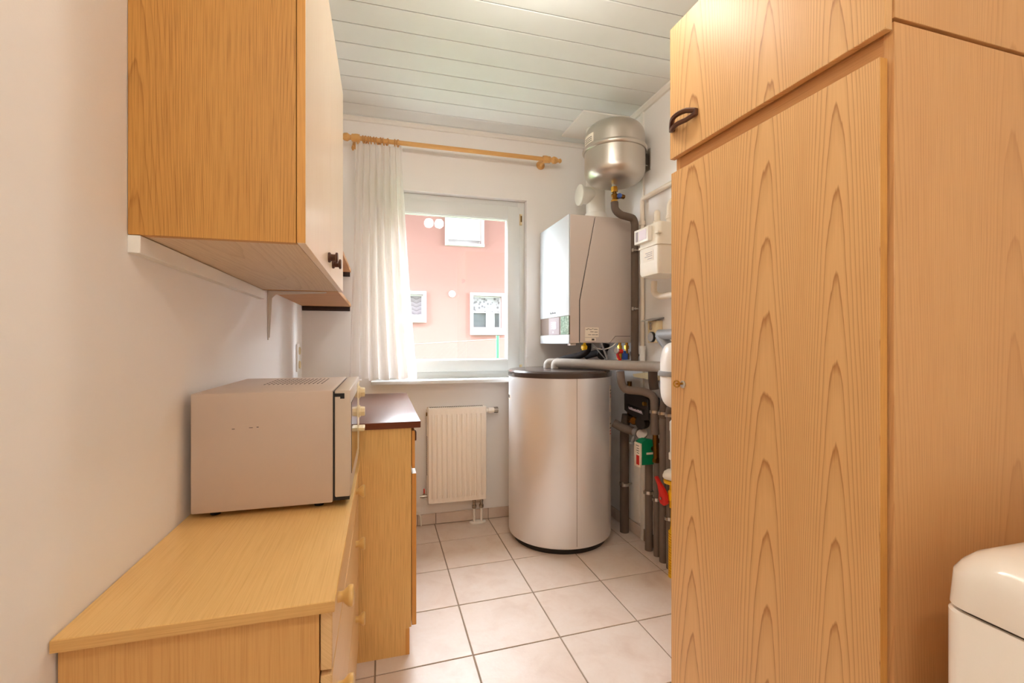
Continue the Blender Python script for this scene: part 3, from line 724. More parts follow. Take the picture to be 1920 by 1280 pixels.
part('front_panel', PR([(by0, 1.279), (by0, bz1 + 0.001), (by1, bz1 + 0.001), (by1, 1.279)], bx0 - 0.008, bx0, 'x', 0.002), 'boilw', bo, 'glossy white front')
part('lower_front', B(bx0 - 0.008, bx0, by0, by1, bz0 - 0.004, 1.171, 0.002), 'boilw', bo)
cp = part('control_panel', B(bx0 - 0.005, bx0, by0 + 0.002, by1 - 0.002, 1.172, 1.278), 'panelbrown', bo, 'brown control panel')
part('keypad', B(bx0 - 0.007, bx0 - 0.005, by0 + 0.150, by0 + 0.325, 1.174, 1.276), 'panelgrey', cp)
part('display', B(bx0 - 0.0085, bx0 - 0.007, by0 + 0.20, by0 + 0.255, 1.208, 1.250), 'display', cp, 'pale lit display')
part('buttons', merge(*[B(bx0 - 0.0085, bx0 - 0.007, by0 + 0.268, by0 + 0.284, z, z + 0.007) for z in (1.208, 1.22, 1.232, 1.244)], B(bx0 - 0.0085, bx0 - 0.007, by0 + 0.24, by0 + 0.256, 1.184, 1.194)), 'display', cp)
part('green_section', B(bx0 - 0.0075, bx0 - 0.005, by0 + 0.004, by0 + 0.125, 1.173, 1.277), 'mottled_green', cp, 'mottled green glossy section')  # mottled green section at the near end of the panel
part('logo', merge(*[B(bx0 - 0.0088, bx0 - 0.0078, by0 + 0.20 + i * 0.017, by0 + 0.213 + i * 0.017, 1.300, 1.300 + h) for i, h in enumerate((0.007, 0.009, 0.007, 0.012, 0.007, 0.013))]), 'ink', bo, 'small grey logo print')
l1 = part('label', B(1.102, 1.185, by0 - 0.0006, by0 + 0.002, 1.158, 1.212), 'paper', bo, 'printed paper label')
part('print', merge(*[B(a, b, by0 - 0.0011, by0, z, z + 0.0028) for a, b, z in ((1.106, 1.118, 1.199), (1.116, 1.128, 1.203), (1.128, 1.142, 1.199), (1.144, 1.152, 1.203), (1.155, 1.178, 1.2), (1.133, 1.153, 1.186), (1.158, 1.178, 1.185), (1.12, 1.138, 1.170), (1.143, 1.162, 1.170), (1.165, 1.18, 1.170))]), 'ink', l1)
l2 = part('label', B(1.102, 1.167, by0 - 0.0006, by0 + 0.002, 1.136, 1.154), 'paper', bo)
part('print', B(1.142, 1.158, by0 - 0.0011, by0, 1.139, 1.149), 'ink', l2)
part('underside_clip', B(bx0 + 0.004, bx0 + 0.04, by0 + 0.01, by0 + 0.05, bz0 - 0.014, bz0, 0.003), 'boiler', bo)

# flue
fx, fy = 1.285, 2.645
fu = empty('flue_pipe', (fx, fy, bz1), 'white flue pipe rising from boiler to ceiling', 'flue')
part('collar', LA([(0, 0), (0.075, 0), (0.075, 0.03), (0.066, 0.036), (0.066, 0.075), (0.062, 0.085), (0, 0.085)], (fx, fy, bz1 + 0.001), seg=40), 'flue', fu)
part('pipe', LA([(0.0, 0), (0.058, 0), (0.058, ZC - bz1 - 0.085), (0.0, ZC - bz1 - 0.085)], (fx, fy, bz1 + 0.07), seg=40), 'flue', fu)
tee = part('inspection_tee', C((fx, fy, 2.035), (fx - 0.10, fy, 2.035), 0.052, 32), 'flue', fu)
part('cap', LA([(0, 0), (0.062, 0), (0.064, 0.004), (0.064, 0.016), (0.058, 0.02), (0, 0.02)], (fx - 0.095, fy, 2.035), (-1, 0, 0), 40), 'flue', tee, 'round white inspection cap')

# ------------------------------------------------------------------ silver expansion vessel
VC = Vector((1.247, 2.33, 0)); VR = 0.165
ev = empty('expansion_vessel', (VC.x, VC.y, 1.985), 'silver round expansion vessel mounted above the boiler', 'expansion vessel')
def dome(r, h, z, sgn, n=10):
    return [(r * math.cos(R(90 * i / n)) ** 0.45 if i < n else 0.0, z + sgn * h * math.sin(R(90 * i / n))) for i in range(n + 1)]
prof = dome(VR, 0.075, 2.075, -1)[::-1] + dome(VR, 0.085, 2.25, 1)
part('shell', LA(prof, (VC.x, VC.y, 0), seg=64), 'vessel', ev)
part('clamp_band', LA([(VR - 0.002, -0.014), (VR + 0.006, -0.012), (VR + 0.011, -0.004), (VR + 0.011, 0.004), (VR + 0.006, 0.012), (VR - 0.002, 0.014)], (VC.x, VC.y, 2.185), seg=64), 'vessel', ev)
part('wall_bracket', merge(B(VC.x + VR - 0.01, XR, VC.y - 0.018, VC.y + 0.018, 2.12, 2.124), B(XR - 0.005, XR, VC.y - 0.05, VC.y + 0.03, 2.09, 2.21, 0.001), B(VC.x + VR + 0.003, VC.x + VR + 0.007, VC.y - 0.022, VC.y + 0.022, 2.10, 2.20), B(VC.x + VR - 0.01, XR, VC.y - 0.018, VC.y + 0.018, 2.19, 2.194)), 'steel', ev)
vc = Vector((-VC.x, -VC.y, 0)).normalized(); vr_ = Vector((-vc.y, vc.x, 0)); vr_ = vr_ if vr_.x > 0 else -vr_
def vpatch(d0, d1, z0, z1, off):
    bm = bmesh.new(); rg = []
    for i in range(7):
        d = R(d0 + (d1 - d0) * i / 6)
        rg.append([bm.verts.new(Vector((VC.x, VC.y, z)) + (vc * math.cos(d) + vr_ * math.sin(d)) * (VR + o_)) for o_, z in ((off, z0), (off, z1), (-0.002, z1), (-0.002, z0))])
    for a, b in zip(rg, rg[1:]):
        for k in range(4): bm.faces.new((a[k], a[(k + 1) % 4], b[(k + 1) % 4], b[k]))
    bm.faces.new(rg[0]); bm.faces.new(rg[-1][::-1]); bmesh.ops.recalc_face_normals(bm, faces=bm.faces); return bm
lb = part('label', vpatch(-72, -42, 2.205, 2.252, 0.0008), 'paper', ev, 'small printed label')
for z in (2.212, 2.222, 2.232):
    part('print', vpatch(-69, -46, z, z + 0.003, 0.0013), 'ink', lb)
part('connector', C((VC.x, VC.y, 1.965), (VC.x, VC.y, 2.01), 0.014, 16), 'steel', ev)
# brass shut-off valve under the vessel
vv = empty('vessel_valve', (VC.x, VC.y, 1.905), 'brass valve with blue cap below the silver vessel', 'valve')
part('upper_nut', LA([(0, 0), (0.018, 0), (0.0195, 0.004), (0.0195, 0.024), (0.018, 0.028), (0, 0.028)], (VC.x, VC.y, 1.962), seg=6), 'brass', vv)
part('body', LA([(0, 0), (0.013, 0), (0.0145, 0.014), (0.0185, 0.022), (0.0185, 0.032), (0.011, 0.038), (0.011, 0.048), (0, 0.048)], (VC.x, VC.y, 1.916), seg=16), 'darkbrass', vv)
part('lower_nut', LA([(0, 0), (0.019, 0), (0.019, 0.018), (0, 0.018)], (VC.x, VC.y, 1.899), seg=6), 'brass', vv)
part('side_port', T([(VC.x, VC.y, 1.932), (VC.x + 0.03, VC.y - 0.018, 1.936), (VC.x + 0.05, VC.y - 0.012, 1.936)], 0.0125, 12, 0.01), 'darkbrass', vv)
part('cap', LA([(0, 0), (0.014, 0), (0.014, 0.014), (0.011, 0.018), (0, 0.018)], (VC.x + 0.022, VC.y - 0.012, 1.936), (-0.3, -1, 0.05), 14), 'blue', vv, 'blue plastic cap')
PIPE = 'pipe'
thing('insulated_pipe', T([(VC.x, VC.y, 1.905), (VC.x, VC.y - 0.005, 1.862), (VC.x + 0.03, VC.y - 0.01, 1.835), (VC.x + 0.115, VC.y, 1.825), (1.376, 2.335, 1.80), (1.376, 2.335, 1.02)], 0.021, 16, 0.05), 'foam_dark', 'dark grey insulated pipe bending down from silver vessel past boiler', PIPE)
for z, lab in ((1.642, 'small metal pipe clip beside the boiler, upper one'), (1.316, 'small metal pipe clip beside the boiler, lower one')):
    thing('pipe_clip', merge(C((1.352, 2.312, z), (1.382, 2.308, z), 0.004, 8), B(1.346, 1.354, 2.306, 2.318, z - 0.009, z + 0.009, 0.002), B(1.362, 1.368, 2.305, 2.316, z - 0.006, z + 0.006, 0.002)), 'steel', lab, 'pipe clip')

# ------------------------------------------------------------------ gas meter and its pipes
gm = empty('gas_meter', (1.355, 2.03, 1.455), 'cream gas meter with counter window on boiler wall', 'gas meter')
gx0, gx1, gy0, gy1 = 1.262, 1.425, 1.925, 2.105
part('lower_body', loft([[(x, y, z) for x, y in rrect(gx0 + i, gx1 - i, gy0 + i - .0, gy1 - i, 0.02)] for z, i in ((1.452, 0.02), (1.458, 0.006), (1.475, 0.0), (1.596, 0.0))]), 'meter', gm)
part('upper_body', loft([[(x, y, z) for x, y in rrect(gx0 + i, gx1 - i, gy0 + i, gy1 - i, 0.02)] for z, i in ((1.602, 0.0), (1.69, 0.0), (1.704, 0.006), (1.708, 0.02))]), 'meter', gm)
part('seam_band', loft([[(x, y, z) for x, y in rrect(gx0 - i, gx1 + i, gy0 - i, gy1 + i, 0.022)] for z, i in ((1.594, 0.0), (1.595, 0.006), (1.603, 0.006), (1.604, 0.0))]), 'meter', gm)
ct = part('counter_box', B(gx0 - 0.024, gx0, gy0 + 0.055, gy1 + 0.002, 1.620, 1.692, 0.003), 'flue', gm, 'white counter housing')
part('counter_window', B(gx0 - 0.0255, gx0 - 0.023, gy0 + 0.07, gy0 + 0.135, 1.632, 1.68), 'display', ct)
part('barcode', B(gx0 - 0.0255, gx0 - 0.023, gy0 + 0.145, gy0 + 0.165, 1.632, 1.68), 'panelgrey', ct)
part('seal', B(gx0 - 0.010, gx0 + 0.012, gy0 - 0.008, gy0 + 0.022, 1.645, 1.655, 0.002), 'meter', gm)
lb = part('label', B(gx0 - 0.0008, gx0 + 0.001, gy0 + 0.045, gy0 + 0.135, 1.525, 1.575), 'paper', gm)
part('print', merge(*[B(gx0 - 0.0014, gx0, gy0 + 0.055, gy0 + 0.055 + w, z, z + 0.003) for z, w in ((1.565, 0.06), (1.556, 0.05), (1.547, 0.065), (1.535, 0.04))]), 'panelgrey', lb)
for y in (2.075, 1.965):
    part('connector', LA([(0, 0), (0.017, 0), (0.017, 0.02), (0.021, 0.022), (0.021, 0.036), (0.016, 0.04), (0, 0.04)], (1.35, y, 1.706), seg=20), 'whitepipe', gm)
thing('gas_pipe', T([(1.423, 1.30, 1.938), (1.423, 2.335, 1.938), (1.423, 2.335, 1.10)], 0.0125, 14, 0.02), 'whitepipe', 'white gas pipe running high along the wall then down beside meter', PIPE)
thing('gas_pipe', T([(1.35, 2.075, 1.742), (1.35, 2.075, 1.785), (1.38, 2.12, 1.80), (1.40, 2.155, 1.775), (1.40, 2.16, 1.70), (1.423, 2.2, 1.69), (1.423, 2.318, 1.69)], 0.0155, 14, 0.03), 'whitepipe', 'curved cream pipe bend on top of the gas meter', PIPE)
thing('gas_pipe', T([(1.35, 1.965, 1.742), (1.35, 1.965, 1.81), (1.36, 1.90, 1.815), (1.40, 1.6, 1.815)], 0.016, 14, 0.03), 'whitepipe', 'cream pipe leaving the gas meter top towards the wardrobe', PIPE)
thing('pipe_union', LA([(0, 0), (0.017, 0), (0.0185, 0.003), (0.0185, 0.02), (0.017, 0.024), (0, 0.024)], (1.423, 2.335, 1.79), seg=8), 'whitepipe', 'white pipe union on the gas pipe above boiler', 'pipe fitting')
thing('pipe_bracket', merge(B(1.374, 1.381, 1.62, 2.11, 1.7095, 1.722), B(1.374, XR, 1.75, 1.757, 1.7085, 1.722)), 'meter', 'cream metal bracket strip along top of the gas meter', 'bracket')
thing('gas_pipe', T([(1.39, 2.165, 1.452), (1.39, 2.165, 1.385), (1.395, 2.12, 1.365), (1.40, 1.60, 1.365)], 0.0165, 14, 0.025), 'whitepipe', 'cream pipe with elbow below the gas meter', PIPE)
thing('gas_pipe', merge(C((1.404, 2.30, 1.02), (1.404, 2.30, 1.105), 0.016, 16), C((1.404, 2.30, 1.088), (1.404, 2.30, 1.108), 0.0195, 16)), 'trimw', 'white capped pipe end below the vertical gas pipe', PIPE)

# grey drain pipe over the white vessel
thing('drain_pipe', merge(T([(1.365, 1.40, 1.168), (1.365, 2.075, 1.168)], 0.026, 20, 0), LA([(0.0, 0), (0.029, 0), (0.029, 0.02), (0, 0.02)], (1.365, 1.93, 1.168), (0, 1, 0), 20)), 'htpipe', 'grey plastic drain pipe above the white vessel', PIPE)
thing('drain_elbow', T([(1.365, 2.07, 1.168), (1.367, 2.06, 1.15), (1.385, 2.02, 1.10), (1.40, 2.0, 1.05)], 0.027, 20, 0.02), 'htpipe', 'grey plastic elbow dropping behind the white vessel', 'pipe')
# pressure gauge box with slanted hood
gb = empty('gauge_box', (1.425, 2.2, 1.12), 'cream control box with dial and hood on boiler wall', 'gauge')
part('box', B(1.405, XR - 0.002, 2.165, 2.25, 1.125, 1.245, 0.004), 'cream', gb)
part('hood', PR([(1.372, 1.243), (1.374, 1.248), (XR, 1.262), (XR, 1.256)], 2.155, 2.262, 'y'), 'htpipe', gb, 'grey slanted hood', smooth=False)
part('dial', LA([(0, 0), (0.028, 0), (0.028, 0.012), (0.024, 0.014), (0.022, 0.010), (0, 0.010)], (1.405, 2.2, 1.157), (-1, 0, 0), 24), 'black', gb, 'black dial')
part('dial_ring', LA([(0.0225, 0.0), (0.025, 0.0), (0.025, 0.0155), (0.0225, 0.0155)], (1.405, 2.2, 1.157), (-1, 0, 0), 24), 'boilw', gb)
part('knob', B(1.399, 1.405, 2.205, 2.225, 1.195, 1.235, 0.003), 'chrome', gb)

# ------------------------------------------------------------------ small white vessel
SC = Vector((1.335, 1.855, 0)); SR = 0.094
sv = empty('white_vessel', (SC.x, SC.y, 0.835), 'small white expansion vessel peeking out behind the wardrobe', 'expansion vessel')
part('shell', LA(dome(SR, 0.095, 0.92, -1)[::-1] + dome(SR, 0.10, 1.03, 1), (SC.x, SC.y, 0), seg=48), 'flue', sv)
part('band', LA([(SR - 0.002, -0.012), (SR + 0.008, -0.010), (SR + 0.010, 0), (SR + 0.008, 0.010), (SR - 0.002, 0.012)], (SC.x, SC.y, 0.985), seg=48), 'htpipe', sv, 'grey clamp band')
bm_bits = []
sdir = Vector((-0.96, -0.28, 0)).normalized(); 
for i, (dz_, wv) in enumerate(((0.012, 0.024), (0.02, 0.03), (0.028, 0.02), (0.036, 0.028), (0.052, 0.008))):
    a = math.atan2(-0.995, -0.12) - 0.26
    p = SC + Vector((math.cos(a), math.sin(a), 0)) * (SR + 0.0004); q = Vector((-math.sin(a), math.cos(a), 0))
    b_ = B(-0.0006, 0.0006, -wv / 2, wv / 2, -0.0022, 0.0022)
    bmesh.ops.transform(b_, matrix=Matrix.Translation((p.x, p.y, 0.965 - dz_)) @ Matrix.Rotation(a, 4, 'Z'), verts=b_.verts); bm_bits.append(b_)
part('print', merge(*bm_bits), 'ink', sv)

# ------------------------------------------------------------------ insulated pipework
thing('insulated_pipe', T([(0.985, 2.555, 0.975), (0.985, 2.555, 1.006), (1.03, 2.50, 1.008), (1.17, 2.355, 1.004), (1.385, 2.105, 1.002), (1.395, 2.02, 1.0)], 0.027, 18, 0.03), 'foam_pale', 'pale grey wrapped pipe running from tank lid to the white vessel', PIPE)
thing('insulated_pipe', T([(0.965, 2.635, 0.975), (0.965, 2.635, 1.006), (1.04, 2.585, 1.008), (1.20, 2.46, 1.004), (1.41, 2.375, 1.0)], 0.025, 18, 0.03), 'foam_pale', 'pale grey wrapped pipe behind the other one on the tank lid', PIPE)
thing('insulated_pipe', T([(1.402, 2.195, 0.972), (1.402, 2.195, 0.93), (1.408, 2.19, 0.876)], 0.025, 16, 0.05), 'foam_dark', 'dark insulated drop pipe left of the white vessel', PIPE)
thing('insulated_pipe', T([(1.245, 2.262, 0.972), (1.25, 2.262, 0.91), (1.27, 2.255, 0.872), (1.345, 2.185, 0.868), (1.382, 2.150, 0.845), (1.386, 2.150, 0.645)], 0.0215, 16, 0.06, n=10), 'foam', 'grey foam pipe making an S bend below horizontal pipe', PIPE)
thing('insulated_pipe', T([(1.395, 2.485, 0.0), (1.395, 2.485, 0.30), (1.395, 2.485, 0.60), (1.40, 2.47, 0.70)], 0.026, 16, 0.04), 'foam_dark', 'dark grey floor pipe right beside the tank', PIPE)
thing('pipe_clamp', merge(LA([(0.026, -0.008), (0.030, -0.008), (0.030, 0.008), (0.026, 0.008)], (1.395, 2.485, 0.285), seg=20), C((1.42, 2.485, 0.285), (XR, 2.485, 0.285), 0.005, 8), B(1.362, 1.372, 2.452, 2.466, 0.278, 0.305, 0.002)), 'steel', 'steel clamp on the floor pipe beside tank', 'pipe clamp')
fp_ = [((1.401, 2.232), 0.0205, 0.47, 0.265, 'first'), ((1.405, 2.160), 0.0175, 0.50, 0.25, 'second'), ((1.398, 2.092), 0.0205, 0.74, 0.22, 'third'), ((1.392, 2.025), 0.0195, 0.78, 0.20, 'fourth')]
for (x, y), r, zt_, zc, nm in fp_:
    thing('floor_pipe', C((x, y, 0.0), (x, y, zt_), r, 18), 'foam', nm + ' upright grey foam pipe counted from the tank towards the yellow hose', PIPE)
    if nm != 'third':
        thing('pipe_clamp', merge(LA([(r, -0.008), (r + 0.004, -0.008), (r + 0.004, 0.008), (r, 0.008)], (x, y, zc + 0.05), seg=20), B(x - r - 0.010, x - r, y - 0.010, y + 0.006, zc + 0.042, zc + 0.058, 0.002), C((x + r, y, zc + 0.05), (XR, y, zc + 0.05), 0.004, 8)), 'steel', 'steel clamp on the ' + nm + ' upright foam pipe', 'pipe clamp')
thing('insulated_pipe', T([(1.398, 2.092, 0.74), (1.398, 2.085, 0.80), (1.41, 2.08, 0.87), (1.41, 2.08, 0.985)], 0.023, 16, 0.04), 'foam_dark', 'thick dark foam pipe rising behind the white vessel', PIPE)
thing('insulated_pipe', T([(1.392, 2.025, 0.765), (1.392, 2.018, 0.80), (1.397, 1.98, 0.815), (1.402, 1.90, 0.81)], 0.024, 16, 0.04), 'foam_dark', 'foam pipe bend tucked under the white vessel', PIPE)
for (x, y), r, lab in (((1.386, 2.150), 0.0225, 'S bend pipe'), ((1.398, 2.09), 0.0235, 'thick dark foam pipe'), ((1.392, 2.022), 0.0225, 'pipe bend under the white vessel')):
    thing('pipe_clamp', merge(LA([(r - 0.001, -0.007), (r + 0.003, -0.007), (r + 0.003, 0.007), (r - 0.001, 0.007)], (x, y, 0.765), seg=20), B(x - r - 0.009, x - r, y - 0.010, y + 0.004, 0.757, 0.773, 0.002)), 'steel', 'steel hose clamp around the ' + lab, 'pipe clamp')
# grey drain line coming from the tank
thing('insulated_pipe', T([(1.304, 2.446, 0.66), (1.345, 2.41, 0.632), (1.385, 2.37, 0.622), (1.385, 2.29, 0.622)], 0.024, 16, 0.05), 'foam', 'grey foam pipe coming out of the tank side towards green valve', PIPE)
thing('pipe_fitting', merge(LA([(0, 0), (0.029, 0), (0.029, 0.03), (0, 0.03)], (1.385, 2.335, 0.622), (0, -1, 0), 20), C((1.375, 2.325, 0.615), (1.365, 2.345, 0.565), 0.010, 10), LA([(0, 0), (0.018, 0), (0.018, 0.012), (0, 0.012)], (1.365, 2.345, 0.555), seg=12)), 'htpipe', 'grey fitting with drain cock left of green valve', 'pipe fitting')
# green balancing valve
gv = empty('balancing_valve', (1.385, 2.22, 0.46), 'green boxed valve with white and red label on foam pipe', 'valve')
part('cover', PR([(1.333, 0.475), (1.333, 0.595), (1.365, 0.612), (1.42, 0.60), (1.42, 0.475)], 2.19, 2.252, 'y', 0.002), 'green', gv, 'green plastic cover', smooth=False)
fpn = part('face_plate', B(1.322, 1.333, 2.19, 2.250, 0.462, 0.59, 0.002), 'paper', gv, 'white printed face plate')
part('red_field', B(1.3208, 1.3222, 2.197, 2.226, 0.475, 0.525), 'red', fpn)
part('print', merge(*[B(1.321, 1.3222, 2.2, 2.2 + w, z, z + 0.003) for z, w in ((0.575, 0.03), (0.56, 0.022), (0.548, 0.026), (0.536, 0.02))]), 'ink', fpn)
part('name_tag', B(1.36, 1.40, 2.1885, 2.1905, 0.530, 0.541), 'paper', gv)
part('body', merge(C((1.401, 2.16, 0.50), (1.392, 2.155, 0.643), 0.015, 12), C((1.401, 2.16, 0.56), (1.401, 2.232, 0.56), 0.014, 12), LA([(0, 0), (0.021, 0), (0.021, 0.02), (0, 0.02)], (1.401, 2.16, 0.60), seg=6), LA([(0, 0), (0.021, 0), (0.021, 0.02), (0, 0.02)], (1.401, 2.16, 0.495), seg=6)), 'darkbrass', gv)
part('handwheel', LA([(0, 0), (0.028, 0), (0.03, 0.006), (0.03, 0.012), (0, 0.014)], (1.38, 2.262, 0.622), (-0.55, -0.4, 0.6), 20), 'boiler', gv)
# black insulated pump group
pg = empty('pump_group', (1.39, 2.26, 0.70), 'black foam insulated pump block with lettering strip', 'pump')
part('insulation', PR([(2.43, 0.735), (2.43, 0.83), (2.40, 0.842), (2.22, 0.842), (2.185, 0.828), (2.18, 0.715), (2.23, 0.705), (2.36, 0.715)], 1.362, 1.44, 'x', 0.004), 'blackfoam', pg, smooth=False)
tg2 = part('lettering_plate', PR([(2.385, 0.747), (2.385, 0.775), (2.215, 0.765), (2.215, 0.737)], 1.3595, 1.363, 'x'), 'black', pg, smooth=False)
random.seed(3); bl = []
yy = 2.372
while yy > 2.235:
    w = random.choice((0.004, 0.007, 0.009)); h = random.choice((0.008, 0.010, 0.012))
    bl.append(B(1.3583, 1.3597, yy - w, yy, 0.752 - 0.05 * (2.385 - yy), 0.752 - 0.05 * (2.385 - yy) + h)); yy -= w + 0.004
part('lettering', merge(*bl, PR([(2.365, 0.7485), (2.365, 0.7505), (2.225, 0.7425), (2.225, 0.7405)], 1.3583, 1.3597, 'x')), 'display', tg2, 'pale lettering', smooth=False)
part('side_valve', merge(C((1.40, 2.435, 0.66), (1.40, 2.435, 0.90), 0.014, 12), LA([(0, 0), (0.02, 0), (0.02, 0.024), (0, 0.024)], (1.40, 2.435, 0.75), seg=6), LA([(0, 0), (0.02, 0), (0.02, 0.03), (0, 0.03)], (1.40, 2.435, 0.82), seg=6)), 'darkbrass', pg)
part('lower_valve', merge(T([(1.40, 2.435, 0.70), (1.38, 2.40, 0.69), (1.38, 2.33, 0.69)], 0.016, 12, 0.02), LA([(0, 0), (0.026, 0), (0.027, 0.006), (0.024, 0.03), (0.018, 0.036), (0, 0.036)], (1.385, 2.34, 0.69), (-0.8, -0.6, 0), 18)), 'darkbrass', pg)
part('motor', LA([(0, 0), (0.034, 0), (0.036, 0.006), (0.034, 0.04), (0, 0.044)], (1.40, 2.27, 0.69), (-0.9, -0.3, -0.1), 20), 'black', pg)
part('port', C((1.365, 2.2, 0.80), (1.347, 2.2, 0.80), 0.011, 12), 'brass', pg)
thing('wall_panel', B(1.425, XR, 2.374, 2.43, 0.09, 0.62, 0.001), 'trimw', 'plain white board behind the pipes on boiler wall', 'panel')
thing('drain_funnel', merge(PR([(2.40, 0.945), (2.385, 0.930), (2.18, 0.925), (2.175, 0.948), (2.30, 0.958)], 1.40, 1.44, 'x')), 'cream', 'cream plastic drip tray behind the horizontal pipe', 'drip tray', smooth=False)
# red levered gas valve, flange and yellow hose
gv2 = empty('gas_valve', (1.362, 1.955, 0.33), 'red levered gas valve on yellow pipe next to wardrobe', 'valve')
part('body', LA([(0, 0), (0.020, 0), (0.020, 0.03), (0.026, 0.035), (0.026, 0.075), (0.018, 0.085), (0.018, 0.13), (0, 0.13)], (1.362, 1.955, 0.33), seg=18), 'yellow', gv2, 'yellow pipe body')
part('lever', merge(PR([(2.052, 0.452), (2.04, 0.462), (2.02, 0.443), (1.975, 0.415), (1.953, 0.39), (1.95, 0.352), (1.97, 0.336), (2.00, 0.338), (2.016, 0.355), (2.014, 0.385), (2.025, 0.42)], 1.318, 1.334, 'x', 0.003)), 'red', gv2, 'red lever handle')
part('screw', LA([(0, 0), (0.007, 0), (0.007, 0.004), (0, 0.005)], (1.318, 1.992, 0.366), (-1, 0, 0), 10), 'chrome', gv2)
part('ring', LA([(0.03, 0), (0.044, 0), (0.046, 0.006), (0.046, 0.016), (0.03, 0.02)], (1.362, 1.955, 0.448), seg=28), 'yellow', gv2)
part('flange', LA([(0, 0), (0.046, 0.0), (0.050, 0.006), (0.050, 0.014), (0.044, 0.03), (0.03, 0.04), (0, 0.04)], (1.362, 1.955, 0.47), seg=28), 'trimw', gv2, 'white flange')
thing('gas_riser', LA([(0, 0), (0.014, 0), (0.014, 0.05), (0.022, 0.055), (0.022, 0.085), (0.016, 0.09), (0.016, 0.19), (0.018, 0.195), (0.018, 0.235), (0.01, 0.245), (0, 0.246)], (1.362, 1.955, 0.508), seg=18), 'trimw', 'white riser fitting above the red levered valve', 'pipe fitting')
prof = [(0, 0.0), (0.03, 0.0), (0.03, 0.012)]
z = 0.012
while z < 0.215:
    prof += [(0.029, z), (0.0295, z + 0.006), (0.024, z + 0.008), (0.024, z + 0.011)]; z += 0.0125
prof += [(0.022, z), (0.019, z + 0.03), (0.017, 0.33), (0, 0.33)]
thing('gas_hose', LA(prof, (1.362, 1.945, 0.0), seg=24), 'yellow', 'yellow corrugated gas hose standing on the floor', 'gas hose')

# boiler underside fittings
thing('boiler_hose', T([(1.02, 2.70, 1.0), (1.09, 2.66, 1.03), (1.16, 2.58, 1.05), (1.19, 2.55, 1.08), (1.19, 2.55, 1.121)], 0.02, 14, 0.03), 'blackfoam', 'black insulated hose rising from tank lid to boiler, left one', 'hose')
thing('boiler_hose', T([(1.225, 2.66, 1.045), (1.26, 2.60, 1.06), (1.30, 2.55, 1.08), (1.31, 2.55, 1.119)], 0.021, 14, 0.03), 'blackfoam', 'black insulated hose under the boiler, right one', 'hose')
thing('hose_end', LA([(0, 0), (0.027, 0), (0.03, 0.008), (0.028, 0.04), (0, 0.045)], (1.245, 2.475, 1.07), (-0.4, -0.8, -0.45), 18), 'black', 'round black hose end under the boiler', 'hose')
thing('yellow_tap', merge(C((1.122, 2.45, 1.085), (1.122, 2.45, 1.126), 0.008, 10), LA([(0, 0), (0.017, 0), (0.018, 0.02), (0.012, 0.024), (0, 0.024)], (1.125, 2.445, 1.100), (-1, -0.3, 0), 6)), 'yellow', 'small yellow gas tap under the boiler', 'tap')
thing('red_tap', merge(T([(1.29, 2.38, 1.075), (1.292, 2.375, 1.05), (1.305, 2.37, 1.025)], 0.0085, 10, 0.01), C((1.285, 2.375, 1.075), (1.318, 2.37, 1.078), 0.012, 10)), 'red', 'small red tap handle under the boiler', 'tap')
thing('blue_tap', merge(B(1.318, 1.346, 2.355, 2.378, 1.03, 1.066, 0.004), C((1.332, 2.368, 1.06), (1.332, 2.368, 1.08), 0.008, 10)), 'blue', 'small blue tap handle under the boiler', 'tap')
for x, lab in ((1.318, 'left one behind the blue tap'), (1.362, 'right one next to the foam pipe')):
    thing('union_nut', merge(C((x, 2.40, 1.03), (x, 2.40, 1.126), 0.009, 12), LA([(0, 0), (0.0165, 0), (0.0165, 0.035), (0, 0.035)], (x, 2.40, 1.03), seg=6), LA([(0, 0), (0.014, 0), (0.014, 0.02), (0, 0.02)], (x, 2.40, 1.09), seg=6)), 'brass', 'brass union under the boiler, ' + lab, 'pipe fitting')
thing('pressure_gauge', LA([(0, 0), (0.016, 0), (0.017, 0.004), (0.017, 0.010), (0.014, 0.012), (0, 0.011)], (1.285, 2.372, 1.082), (-0.85, -0.5, 0), 20), 'steel', 'tiny round steel gauge beside the red tap', 'gauge')
thing('boiler_cable', T([(1.16, 2.43, 1.126), (1.20, 2.42, 1.07), (1.235, 2.41, 1.03), (1.25, 2.405, 1.005)], 0.0035, 8, 0.03), 'htpipe', 'thin grey cable hanging below boiler, left one', 'cable')
thing('boiler_cable', T([(1.205, 2.41, 1.126), (1.222, 2.405, 1.08), (1.24, 2.40, 1.03), (1.245, 2.40, 1.008)], 0.006, 8, 0.03), 'htpipe', 'thicker grey cable hanging below boiler, right one', 'cable')
thing('boiler_cable', T([(1.17, 2.44, 1.10), (1.22, 2.42, 1.085), (1.27, 2.41, 1.10), (1.30, 2.41, 1.126)], 0.003, 8, 0.04), 'trimw', 'white cable looping under the boiler', 'cable')
thing('overflow_hose', T([(1.385, 2.395, 1.075), (1.395, 2.392, 1.045), (1.415, 2.388, 1.035), (1.43, 2.385, 1.06)], 0.008, 10, 0.02), 'htpipe', 'ribbed grey overflow hose beside brass union', 'hose')

